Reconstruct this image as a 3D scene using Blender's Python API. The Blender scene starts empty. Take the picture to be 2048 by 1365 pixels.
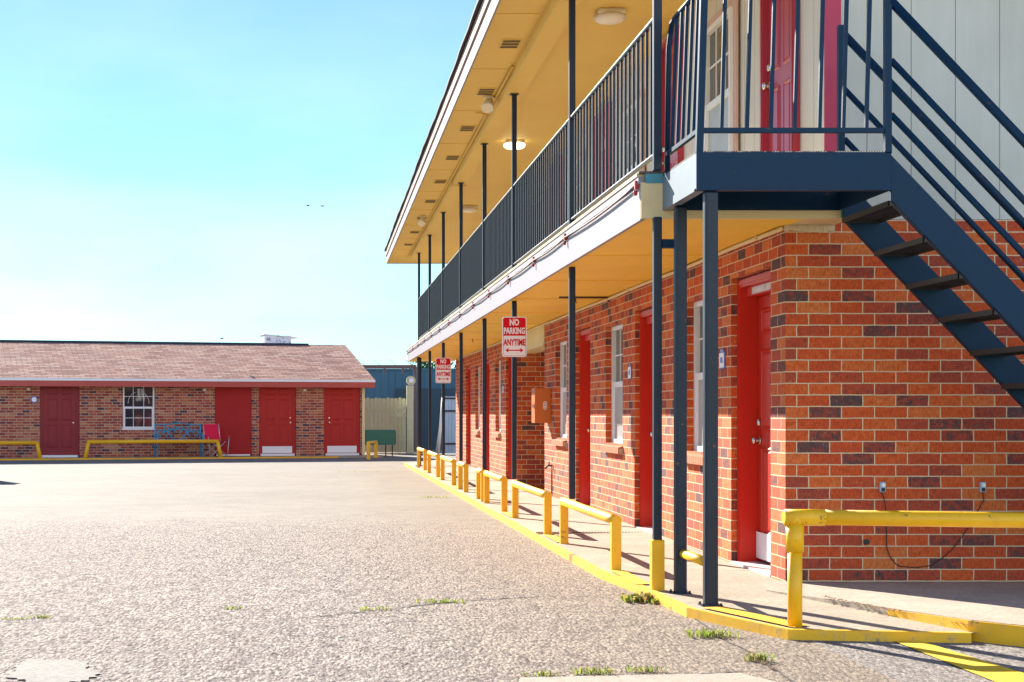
import bpy, bmesh, math, random
from math import sin, cos, pi, radians, sqrt
from mathutils import Vector, Matrix
random.seed(7)
sc = bpy.context.scene
COL = sc.collection
C = 1.21            # camera height above the paving where it stands
F = 3150.0          # focal length in photo pixels; vanishing point of the motel at (645, 828)

# ------------------------------------------------------------------ materials
def nt(name):
    m = bpy.data.materials.new(name); m.use_nodes = True
    t = m.node_tree; b = t.nodes['Principled BSDF']
    return m, t, b
def N(t, typ, **kw):
    n = t.nodes.new(typ)
    for k, v in kw.items():
        if k in n.inputs: n.inputs[k].default_value = v
        else: setattr(n, k, v)
    return n
def ramp(t, stops, src, interp='LINEAR'):
    r = t.nodes.new('ShaderNodeValToRGB'); r.color_ramp.interpolation = interp
    e = r.color_ramp.elements
    while len(e) < len(stops): e.new(0.5)
    for el, (p, c) in zip(e, stops):
        el.position = p; el.color = (*c, 1) if len(c) == 3 else c
    t.links.new(src, r.inputs[0]); return r.outputs[0]
def mix(t, fac, a, b, mode='MIX'):
    n = t.nodes.new('ShaderNodeMix'); n.data_type = 'RGBA'; n.blend_type = mode
    for sock, val in ((n.inputs[0], fac), (n.inputs[6], a), (n.inputs[7], b)):
        if hasattr(val, 'is_output'): t.links.new(val, sock)
        else: sock.default_value = val if not isinstance(val, tuple) or len(val) == 4 else (*val, 1)
    return n.outputs[2]
def math_(t, op, a, b=0.0, c=0.0):
    n = t.nodes.new('ShaderNodeMath'); n.operation = op
    for i, v in enumerate((a, b, c)):
        if hasattr(v, 'is_output'): t.links.new(v, n.inputs[i])
        else: n.inputs[i].default_value = v
    return n.outputs[0]
def bump(t, b, src, strength, dist):
    n = N(t, 'ShaderNodeBump', Strength=strength, Distance=dist)
    t.links.new(src, n.inputs['Height']); t.links.new(n.outputs[0], b.inputs['Normal'])
def paint(name, rgb, rough=0.5, var=0.12, scale=5.0, grime=0.0, bmp=0.0, metal=0.0, spec=0.5, grime_col=(.12,.1,.08), chips=0.0, chip_col=(.10,.05,.03)):
    m, t, b = nt(name)
    co = N(t, 'ShaderNodeTexCoord').outputs['Object']
    n1 = N(t, 'ShaderNodeTexNoise', Scale=scale, Detail=5.0, Roughness=0.6); t.links.new(co, n1.inputs['Vector'])
    c = mix(t, n1.outputs[0], tuple(x*(1-var) for x in rgb), tuple(min(1, x*(1+var)) for x in rgb))
    if grime:
        n2 = N(t, 'ShaderNodeTexNoise', Scale=scale*3.1, Detail=8.0, Roughness=0.75); t.links.new(co, n2.inputs['Vector'])
        g = ramp(t, [(0.56, (0,0,0)), (0.72, (grime,)*3)], n2.outputs[0])
        c = mix(t, g, c, grime_col)
    if chips:
        n4 = N(t, 'ShaderNodeTexNoise', Scale=38.0, Detail=5.0, Roughness=.7); t.links.new(co, n4.inputs['Vector'])
        n5 = N(t, 'ShaderNodeTexNoise', Scale=4.0, Detail=2.0); t.links.new(co, n5.inputs['Vector'])
        g = ramp(t, [(chips, (0,0,0)), (chips+.03, (.9,.9,.9))], math_(t, 'ADD', n4.outputs[0], math_(t, 'MULTIPLY', math_(t, 'SUBTRACT', n5.outputs[0], .5), .5)))
        c = mix(t, g, c, chip_col)
    t.links.new(c, b.inputs['Base Color'])
    b.inputs['Roughness'].default_value = rough; b.inputs['Metallic'].default_value = metal
    b.inputs['Specular IOR Level'].default_value = spec
    if bmp:
        n3 = N(t, 'ShaderNodeTexNoise', Scale=scale*9, Detail=4.0); t.links.new(co, n3.inputs['Vector'])
        bump(t, b, n3.outputs[0], bmp, 0.01)
    return m
def brick(name, stops, mortar, width=.2276, row=.0802, off=.36, msize=.0046, flecks=0.45, fleck_col=(.60,.34,.15), bmp=.6, tint=.9):
    m, t, b = nt(name)
    uv = N(t, 'ShaderNodeUVMap', uv_map='uv').outputs[0]
    wn = N(t, 'ShaderNodeTexNoise', Scale=14.0, Detail=5.0); t.links.new(uv, wn.inputs['Vector'])
    wob = N(t, 'ShaderNodeVectorMath', operation='MULTIPLY_ADD')
    t.links.new(wn.outputs['Color'], wob.inputs[0]); wob.inputs[1].default_value = (.009, .007, 0); t.links.new(uv, wob.inputs[2])
    bt = N(t, 'ShaderNodeTexBrick', offset=off, offset_frequency=2, squash=1.0, Scale=1.0)
    bt.inputs['Color1'].default_value = (0,0,0,1); bt.inputs['Color2'].default_value = (1,1,1,1)
    bt.inputs['Mortar'].default_value = (.5,.5,.5,1); bt.inputs['Mortar Size'].default_value = msize
    bt.inputs['Mortar Smooth'].default_value = 0.25; bt.inputs['Bias'].default_value = 0.0
    bt.inputs['Brick Width'].default_value = width; bt.inputs['Row Height'].default_value = row
    t.links.new(wob.outputs[0], bt.inputs['Vector'])
    n1 = N(t, 'ShaderNodeTexNoise', Scale=22.0, Detail=6.0, Roughness=.7); t.links.new(uv, n1.inputs['Vector'])
    v = math_(t, 'ADD', bt.outputs['Color'], math_(t, 'MULTIPLY', math_(t, 'SUBTRACT', n1.outputs[0], .5), tint))
    col = ramp(t, stops, v)
    mp = N(t, 'ShaderNodeMapping'); mp.inputs['Scale'].default_value = (95, 28, 1); t.links.new(uv, mp.inputs['Vector'])
    n2 = N(t, 'ShaderNodeTexNoise', Scale=1.0, Detail=4.0, Roughness=.7); t.links.new(mp.outputs[0], n2.inputs['Vector'])
    col = mix(t, 1.0, col, ramp(t, [(.28, (.5,.46,.46)), (.5, (.95,.94,.94)), (.72, (1.22,1.2,1.18))], n2.outputs[0]), 'MULTIPLY')
    if flecks:
        n4 = N(t, 'ShaderNodeTexNoise', Scale=26.0, Detail=7.0, Roughness=.8); t.links.new(uv, n4.inputs['Vector'])
        col = mix(t, ramp(t, [(.56, (0,0,0)), (.68, (flecks,)*3)], n4.outputs[0]), col, fleck_col)
    n5 = N(t, 'ShaderNodeTexNoise', Scale=40.0, Detail=3.0); t.links.new(uv, n5.inputs['Vector'])
    mcol = mix(t, n5.outputs[0], tuple(x*.75 for x in mortar), tuple(min(1,x*1.15) for x in mortar))
    col = mix(t, bt.outputs['Fac'], col, mcol)
    t.links.new(col, b.inputs['Base Color']); b.inputs['Roughness'].default_value = .85
    b.inputs['Specular IOR Level'].default_value = .25
    h = math_(t, 'ADD', math_(t, 'MULTIPLY', bt.outputs['Fac'], -1.0), math_(t, 'MULTIPLY', n2.outputs[0], .35))
    bump(t, b, h, bmp, .006)
    return m

M = {}
M['brick'] = brick('motel_brick', [(0, (.11,.06,.066)), (.06, (.14,.06,.058)), (.13, (.30,.06,.042)), (.34, (.46,.075,.034)), (.55, (.55,.082,.024)), (.75, (.61,.105,.026)), (1, (.64,.18,.05))], (.70,.53,.35))
M['far_brick'] = brick('old_brick', [(0, (.05,.04,.07)), (.08, (.07,.045,.07)), (.15, (.26,.05,.04)), (.5, (.38,.075,.05)), (.8, (.46,.13,.065)), (1, (.52,.26,.14))], (.52,.40,.30), flecks=.9, fleck_col=(.70,.56,.46), tint=1.2, msize=.008)
M['navy'] = paint('navy_gloss_paint', (.004,.013,.034), .42, .25, 7, grime=.45, bmp=.06, spec=.35, grime_col=(.06,.035,.03), chips=.70, chip_col=(.14,.06,.035))
M['navy_steel'] = paint('navy_steel_paint', (.001,.025,.066), .5, .25, 6, grime=.4, bmp=.06, spec=.2, grime_col=(.03,.035,.045), chips=.70, chip_col=(.12,.055,.035))
M['glint_blue'] = paint('painted_glint_blue', (.15,.20,.25), .5, .15, 3, grime=.15, bmp=.05)  # paler blue: sun glint and sky reflection on the landing side, put into colour
M['grating'] = paint('dark_grating', (.028,.026,.024), .6, .3, 20)
M['yellow'] = paint('yellow_gloss_paint', (.86,.46,.003), .42, .12, 5, grime=.4, bmp=.08, grime_col=(.45,.22,.02), chips=.69)
M['soffit'] = paint('cream_soffit_paint', (.72,.48,.105), .6, .08, 1.2, grime=.06, bmp=.03)
M['soffit_low'] = paint('golden_soffit_paint', (.92,.58,.05), .6, .12, 1.6, grime=.14, bmp=.03, grime_col=(.45,.25,.03))
M['cream'] = paint('cream_trim_paint', (.72,.58,.32), .55, .07, 3, grime=.12, bmp=.05)
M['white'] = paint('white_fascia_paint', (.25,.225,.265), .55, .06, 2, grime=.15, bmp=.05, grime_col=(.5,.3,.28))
M['white_frame'] = paint('white_window_vinyl', (.78,.78,.80), .4, .05, 4)
M['pink_trim'] = paint('pinkish_trim_paint', (.62,.42,.36), .6, .15, 5, grime=.2)
M['tan_board'] = paint('tan_eave_board', (.36,.25,.20), .7, .15, 2, grime=.2)
M['red_door'] = paint('red_door_paint', (.54,.026,.012), .38, .14, 3, grime=.12, bmp=.05, spec=.3, grime_col=(.25,.03,.02))
M['crimson_door'] = paint('crimson_door_paint', (.42,.03,.055), .33, .10, 4, bmp=.04)
M['maroon_door'] = paint('maroon_door_paint', (.27,.034,.04), .5, .14, 3, bmp=.05, spec=.2)
M['maroon_flat'] = paint('flat_maroon_board', (.38,.028,.028), .7, .2, 3, grime=.15, bmp=.1, spec=.1)
M['crimson'] = paint('crimson_board_paint', (.46,.02,.085), .5, .12, 3)
M['red_fascia'] = paint('red_fascia_paint', (.44,.065,.05), .5, .1, 3)
M['dark_shingle'] = paint('dark_shingle_edge', (.03,.03,.045), .8, .3, 20)
M['white_plate'] = paint('white_kick_plate', (.80,.80,.82), .35, .05, 5, grime=.1)
M['steel'] = paint('brushed_steel', (.62,.60,.58), .25, .05, 10, metal=1.0)
M['galv'] = paint('galvanised_pipe', (.55,.56,.58), .45, .15, 10, metal=.6)
M['teal'] = paint('teal_flashing', (.05,.26,.34), .5, .2, 6, grime=.3)
M['rust'] = paint('rusty_red_clamp', (.40,.05,.05), .7, .3, 30)
M['dark_pipe'] = paint('dark_conduit', (.10,.06,.07), .6, .3, 20)
M['glare_pale'] = paint('painted_glare_pale', (.62,.55,.55), .5, .2, 14, grime=.7, grime_col=(.45,.05,.04))
M['black'] = paint('black_cable', (.015,.015,.018), .6, .2, 20)
M['blue_metal'] = paint('blue_bench_paint', (.02,.30,.52), .45, .15, 8)
M['red_fabric'] = paint('red_camp_fabric', (.70,.006,.06), .85, .12, 12, bmp=.1)
M['green'] = paint('green_paint', (.012,.13,.085), .45, .2, 5)
M['blue_wall'] = paint('blue_metal_wall', (.022,.11,.19), .6, .15, .8, grime=.1)
M['dark_blue'] = paint('painted_shade_blue', (.010,.05,.085), .6, .15, 1)
M['pale_blue'] = paint('pale_blue_panel', (.33,.48,.66), .5, .1, 2)
M['fence'] = paint('cream_fence_paint', (.55,.52,.33), .75, .15, 4, grime=.2, bmp=.1)
M['orange_box'] = paint('orange_box_paint', (.55,.13,.012), .45, .1, 5, grime=.1)
M['sign_white'] = paint('sign_white', (.84,.83,.86), .55, .03, 5, spec=.2)
M['sign_red'] = paint('sign_red', (.66,.008,.018), .55, .06, 5, spec=.12)
M['plaque_blue'] = paint('plaque_blue', (.10,.12,.45), .4, .1, 8)
M['brown'] = paint('brown_cabinet', (.20,.045,.035), .6, .15, 4)
M['lamp_shell'] = paint('lamp_shell', (.74,.66,.50), .5, .06, 6)
M['vent_dark'] = paint('vent_slot_dark', (.10,.07,.03), .8, .1, 9)
M['bark'] = paint('bark', (.10,.075,.055), .9, .3, 9)
M['bird'] = paint('bird_dark', (.02,.02,.025), .8, .2, 9)
M['peel'] = paint('peeling_paint', (.62,.52,.36), .8, .3, 14, grime=.8, bmp=.4, grime_col=(.12,.05,.035))
M['caster_grey'] = paint('shadow_caster_grey', (.09,.1,.11), .5, .1, 5)
m, t, b = nt('lit_diffuser'); b.inputs['Base Color'].default_value = (.9,.88,.8,1)
b.inputs['Emission Color'].default_value = (1,.93,.75,1); b.inputs['Emission Strength'].default_value = 1.6; M['lit'] = m
M['unlit'] = paint('frosted_diffuser', (.80,.74,.66), .35, .05, 6)
# roof shingles
def shingle():
    m, t, b = nt('tan_shingles')
    uv = N(t, 'ShaderNodeUVMap', uv_map='uv').outputs[0]
    bt = N(t, 'ShaderNodeTexBrick', offset=.5, Scale=1.0)
    bt.inputs['Color1'].default_value = (0,0,0,1); bt.inputs['Color2'].default_value = (1,1,1,1); bt.inputs['Mortar'].default_value = (.3,.3,.3,1)
    bt.inputs['Mortar Size'].default_value = .010; bt.inputs['Mortar Smooth'].default_value = .6
    bt.inputs['Brick Width'].default_value = .31; bt.inputs['Row Height'].default_value = .14
    t.links.new(uv, bt.inputs['Vector'])
    col = ramp(t, [(0, (.42,.22,.175)), (.4, (.63,.375,.295)), (.75, (.71,.45,.355)), (1, (.77,.54,.43))], bt.outputs['Color'])
    n = N(t, 'ShaderNodeTexNoise', Scale=30.0, Detail=5.0); t.links.new(uv, n.inputs['Vector'])
    col = mix(t, 1.0, col, ramp(t, [(.3, (.7,.7,.7)), (.7, (1.1,1.1,1.1))], n.outputs[0]), 'MULTIPLY')
    n6 = N(t, 'ShaderNodeTexNoise', Scale=.9, Detail=3.0); t.links.new(uv, n6.inputs['Vector'])
    col = mix(t, 1.0, col, ramp(t, [(.35, (.85,.82,.82)), (.65, (1.08,1.06,1.02))], n6.outputs[0]), 'MULTIPLY')
    col = mix(t, math_(t, 'MULTIPLY', bt.outputs['Fac'], .8), col, (.07,.045,.05))
    sx = N(t, 'ShaderNodeSeparateXYZ'); t.links.new(uv, sx.inputs[0])
    wv = N(t, 'ShaderNodeTexNoise', Scale=5.0, Detail=2.0); t.links.new(uv, wv.inputs['Vector'])
    fr = math_(t, 'FRACT', math_(t, 'DIVIDE', math_(t, 'ADD', sx.outputs[1], math_(t, 'MULTIPLY', wv.outputs[0], .03)), .14))
    col = mix(t, math_(t, 'MULTIPLY', math_(t, 'LESS_THAN', fr, .26), math_(t, 'MULTIPLY', bt.outputs['Color'], .85)), col, (.11,.06,.055))
    t.links.new(col, b.inputs['Base Color']); b.inputs['Roughness'].default_value = .95; b.inputs['Specular IOR Level'].default_value = .1
    bump(t, b, math_(t, 'MULTIPLY', bt.outputs['Fac'], -1.0), .7, .012)
    return m
M['shingle'] = shingle()
# vertical grooved siding: grooves every 0.305 m along u
def siding(name, rgb, pitch=.3048, shift=0.0):
    m, t, b = nt(name)
    uv = N(t, 'ShaderNodeUVMap', uv_map='uv').outputs[0]
    sx = N(t, 'ShaderNodeSeparateXYZ'); t.links.new(uv, sx.inputs[0])
    fr = math_(t, 'FRACT', math_(t, 'DIVIDE', math_(t, 'ADD', sx.outputs[0], shift), pitch))
    g = math_(t, 'LESS_THAN', math_(t, 'ABSOLUTE', math_(t, 'SUBTRACT', fr, .5)), .011)
    mp = N(t, 'ShaderNodeMapping'); mp.inputs['Scale'].default_value = (22, 1.6, 1); t.links.new(uv, mp.inputs['Vector'])
    n = N(t, 'ShaderNodeTexNoise', Scale=1.0, Detail=6.0, Roughness=.65); t.links.new(mp.outputs[0], n.inputs['Vector'])
    n2 = N(t, 'ShaderNodeTexNoise', Scale=1.3, Detail=4.0); t.links.new(uv, n2.inputs['Vector'])
    col = mix(t, n.outputs[0], tuple(x*.9 for x in rgb), tuple(min(1,x*1.07) for x in rgb))
    col = mix(t, 1.0, col, ramp(t, [(.3, (.9,.89,.86)), (.7, (1.04,1.04,1.04))], n2.outputs[0]), 'MULTIPLY')
    n3 = N(t, 'ShaderNodeTexNoise', Scale=11.0, Detail=2.0); t.links.new(uv, n3.inputs['Vector'])
    col = mix(t, ramp(t, [(.76, (0,0,0)), (.78, (.5,.5,.5))], n3.outputs[0]), col, (.3,.27,.22))
    col = mix(t, math_(t, 'MULTIPLY', g, .75), col, (.14,.12,.10))
    t.links.new(col, b.inputs['Base Color']); b.inputs['Roughness'].default_value = .65
    bump(t, b, math_(t, 'ADD', math_(t, 'MULTIPLY', g, -1.0), math_(t, 'MULTIPLY', n.outputs[0], .15)), .5, .01)
    return m
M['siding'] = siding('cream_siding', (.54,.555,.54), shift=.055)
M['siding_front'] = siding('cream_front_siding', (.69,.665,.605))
M['siding_y'] = siding('cream_siding_header', (.78,.66,.36), pitch=.2)
# glass with dim room behind it
def glass(name, rgb, rough=.03, spec=.5):
    m, t, b = nt(name)
    co = N(t, 'ShaderNodeTexCoord').outputs['Object']
    n = N(t, 'ShaderNodeTexNoise', Scale=2.0, Detail=3.0); t.links.new(co, n.inputs['Vector'])
    t.links.new(mix(t, n.outputs[0], tuple(x*.6 for x in rgb), tuple(x*1.4 for x in rgb)), b.inputs['Base Color'])
    b.inputs['Roughness'].default_value = rough; b.inputs['Specular IOR Level'].default_value = spec
    w = N(t, 'ShaderNodeTexNoise', Scale=3.0, Detail=1.0); t.links.new(co, w.inputs['Vector'])
    bump(t, b, w.outputs[0], .05, .02)
    return m
M['glass'] = glass('dark_window_glass', (.03,.035,.045), .03, .8)
M['screen'] = glass('grey_window_screen', (.40,.42,.42), .35, .4)
M['curtain'] = paint('pale_curtain', (.52,.50,.44), .8, .12, 6)
# concrete family
def concrete(name, rgb, coarse=1.0, warm=0.0, kind='walk'):
    m, t, b = nt(name)
    co = N(t, 'ShaderNodeTexCoord').outputs['Object']
    def noise(s, d=4.0, r=.6, vec=co):
        n = N(t, 'ShaderNodeTexNoise', Scale=s, Detail=d, Roughness=r); t.links.new(vec, n.inputs['Vector']); return n.outputs[0]
    gco = co
    if kind == 'lot':
        gm = N(t, 'ShaderNodeMapping'); gm.inputs['Scale'].default_value = (1, .36, 1); t.links.new(co, gm.inputs['Vector']); gco = gm.outputs[0]
    big = noise(.35, 4); mid = noise(2.2, 5, .65); fine = noise(46.0 if kind == 'lot' else 30.0, 6, .7, gco); grit = noise(110.0, 3, .7, gco)
    c = mix(t, ramp(t, [(.3, (0,0,0)), (.7, (1,1,1))], big), tuple(x*.86 for x in rgb), tuple(min(1, x*1.08) for x in rgb))
    c = mix(t, 1.0, c, ramp(t, [(.3, (.84,.83,.84)), (.68, (1.07,1.06,1.04))], mid), 'MULTIPLY')
    if kind == 'lot':
        sx = N(t, 'ShaderNodeSeparateXYZ'); t.links.new(co, sx.inputs[0])
        X, Y = sx.outputs[0], sx.outputs[1]
        # worn coarse slab nearer than about 18 m, smoother pour beyond, warm dirt along the kerb
        edge = math_(t, 'ADD', Y, math_(t, 'MULTIPLY', math_(t, 'SUBTRACT', mid, .5), 5.0))
        cf = N(t, 'ShaderNodeMapRange', interpolation_type='SMOOTHSTEP'); cf.inputs[1].default_value = 15.5; cf.inputs[2].default_value = 20.0
        cf.inputs[3].default_value = 1.0; cf.inputs[4].default_value = .12; t.links.new(edge, cf.inputs[0]); cf = cf.outputs[0]
        nr = N(t, 'ShaderNodeMapRange'); nr.inputs[1].default_value = .4; nr.inputs[2].default_value = 2.6; nr.inputs[3].default_value = 1.0; nr.inputs[4].default_value = .55
        t.links.new(math_(t, 'ADD', X, math_(t, 'MULTIPLY', mid, .9)), nr.inputs[0])
        cf = math_(t, 'MULTIPLY', cf, nr.outputs[0])
        vo = N(t, 'ShaderNodeTexVoronoi', Scale=58.0, feature='F1'); t.links.new(gco, vo.inputs['Vector'])
        vo2 = N(t, 'ShaderNodeTexVoronoi', Scale=24.0, feature='F1'); t.links.new(gco, vo2.inputs['Vector'])
        hsv = N(t, 'ShaderNodeSeparateColor'); t.links.new(vo.outputs['Color'], hsv.inputs[0])
        st = ramp(t, [(0, (.50,.45,.47)), (.18, (.80,.77,.78)), (.5, (1.0,.98,.98)), (1, (1.28,1.24,1.2))], hsv.outputs[0])
        hs2 = N(t, 'ShaderNodeSeparateColor'); t.links.new(vo2.outputs['Color'], hs2.inputs[0])
        st2 = ramp(t, [(0, (.66,.60,.63)), (.25, (.95,.92,.93)), (1, (1.12,1.1,1.08))], hs2.outputs[0])
        gap = ramp(t, [(.55, (1,1,1)), (.85, (.62,.57,.58))], vo.outputs['Distance'])
        stone = mix(t, 1.0, mix(t, 1.0, st, st2, 'MULTIPLY'), mix(t, 1.0, gap, ramp(t, [(.38, (.34,.30,.32)), (.46, (.84,.81,.82)), (.54, (1.1,1.08,1.08)), (.64, (1.4,1.37,1.34))], fine), 'MULTIPLY'), 'MULTIPLY')
        c = mix(t, cf, c, mix(t, 1.0, mix(t, .55, c, (.425,.41,.375)), stone, 'MULTIPLY'))
        # long scratches of broom finish across the lot
        mp = N(t, 'ShaderNodeMapping'); mp.inputs['Scale'].default_value = (.5, 9, 1); t.links.new(co, mp.inputs['Vector'])
        br = noise(1.0, 5, .7, mp.outputs[0])
        c = mix(t, ramp(t, [(.54, (0,0,0)), (.68, (.6,.6,.6))], br), c, (.24,.20,.18))
        oil = noise(.9, 6, .75); c = mix(t, ramp(t, [(.60, (0,0,0)), (.75, (.4,.4,.4))], oil), c, (.20,.17,.155))
        kb = N(t, 'ShaderNodeMapRange', interpolation_type='SMOOTHSTEP'); kb.inputs[1].default_value = .1; kb.inputs[2].default_value = 2.1
        t.links.new(math_(t, 'ADD', X, math_(t, 'MULTIPLY', big, .5)), kb.inputs[0])
        kk = math_(t, 'MULTIPLY', math_(t, 'MULTIPLY', kb.outputs[0], math_(t, 'LESS_THAN', X, 2.6)), .5)
        c = mix(t, kk, c, mix(t, 1.0, c, (1.0,.80,.56), 'MULTIPLY'))
        hgt = math_(t, 'ADD', math_(t, 'MULTIPLY', math_(t, 'MULTIPLY', vo.outputs['Distance'], cf), -.8), math_(t, 'MULTIPLY', fine, math_(t, 'ADD', math_(t, 'MULTIPLY', cf, 1.0), .22)))
        bump(t, b, hgt, 1.0, .016)
    else:
        c = mix(t, 1.0, c, ramp(t, [(.34, (.74,.71,.68)), (.6, (1.04,1.03,1.02))], fine), 'MULTIPLY')
        st = noise(6.0, 7, .8)
        c = mix(t, ramp(t, [(.62, (0,0,0)), (.74, (.35,.35,.35))], st), c, (.22,.17,.12))
        bump(t, b, math_(t, 'ADD', fine, grit), .5*coarse, .006)
    c = mix(t, .5, c, mix(t, 1.0, c, ramp(t, [(.35, (.7,.68,.66)), (.6, (1.1,1.1,1.1))], grit), 'MULTIPLY'))
    t.links.new(c, b.inputs['Base Color']); b.inputs['Roughness'].default_value = .9; b.inputs['Specular IOR Level'].default_value = .2
    return m
M['lot'] = concrete('parking_lot_concrete', (.245,.232,.205), kind='lot')
M['walk'] = concrete('walkway_concrete', (.45,.39,.31))
M['pad'] = concrete('pale_concrete', (.47,.41,.34))
# kerb paint: yellow, chipped down to concrete at its edges, one splash of red
def kerbpaint():
    m, t, b = nt('worn_yellow_kerb_paint')
    co = N(t, 'ShaderNodeTexCoord').outputs['Object']
    n = N(t, 'ShaderNodeTexNoise', Scale=11.0, Detail=9.0, Roughness=.78); t.links.new(co, n.inputs['Vector'])
    n2 = N(t, 'ShaderNodeTexNoise', Scale=2.0, Detail=4.0); t.links.new(co, n2.inputs['Vector'])
    c = mix(t, n2.outputs[0], (.80,.40,.008), (.86,.50,.012))
    c = mix(t, ramp(t, [(.53, (0,0,0)), (.62, (.6,.6,.6))], n.outputs[0]), c, (.48,.34,.16))
    c = mix(t, ramp(t, [(.61, (0,0,0)), (.65, (.9,.9,.9))], n.outputs[0]), c, (.09,.06,.04))
    d = N(t, 'ShaderNodeVectorMath', operation='DISTANCE'); t.links.new(co, d.inputs[0]); d.inputs[1].default_value = (2.08, 13.05, .02)
    dd = math_(t, 'ADD', d.outputs['Value'], math_(t, 'MULTIPLY', n.outputs[0], .12))
    c = mix(t, ramp(t, [(.10, (.85,.85,.85)), (.19, (0,0,0))], dd), c, (.75,.05,.05))
    t.links.new(c, b.inputs['Base Color']); b.inputs['Roughness'].default_value = .6
    bump(t, b, n.outputs[0], .4, .008)
    return m
M['kerb'] = kerbpaint()
M['line'] = paint('road_line_yellow', (.78,.50,.02), .75, .12, 9, grime=.35, grime_col=(.5,.42,.3))
M['crack'] = paint('dark_crack', (.06,.05,.05), .95, .3, 20)
M['patch'] = concrete('white_patch', (.31,.31,.295))
def leafmat(name, a, b_, tr=.35, dry=None):
    m, t, b = nt(name)
    oi = N(t, 'ShaderNodeNewGeometry'); c = ramp(t, [(0, a), (.7, b_), (.8, dry or b_), (1, dry or b_)], oi.outputs['Random Per Island'])
    t.links.new(c, b.inputs['Base Color']); b.inputs['Roughness'].default_value = .55
    tl = N(t, 'ShaderNodeBsdfTranslucent'); t.links.new(c, tl.inputs[0])
    ms = N(t, 'ShaderNodeMixShader'); ms.inputs[0].default_value = tr
    t.links.new(b.outputs[0], ms.inputs[1]); t.links.new(tl.outputs[0], ms.inputs[2])
    t.links.new(ms.outputs[0], t.nodes['Material Output'].inputs[0]); return m
M['leaf'] = leafmat('tree_leaf', (.02,.10,.05), (.06,.20,.10))
M['grass'] = leafmat('weed_leaf', (.16,.25,.03), (.36,.42,.08), .45, (.42,.33,.16))
M['weed'] = leafmat('kerb_weed_leaf', (.12,.21,.025), (.36,.40,.06), .45, (.40,.28,.10))
M['litter'] = leafmat('dry_leaf', (.16,.09,.04), (.30,.17,.08), .1)

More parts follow.
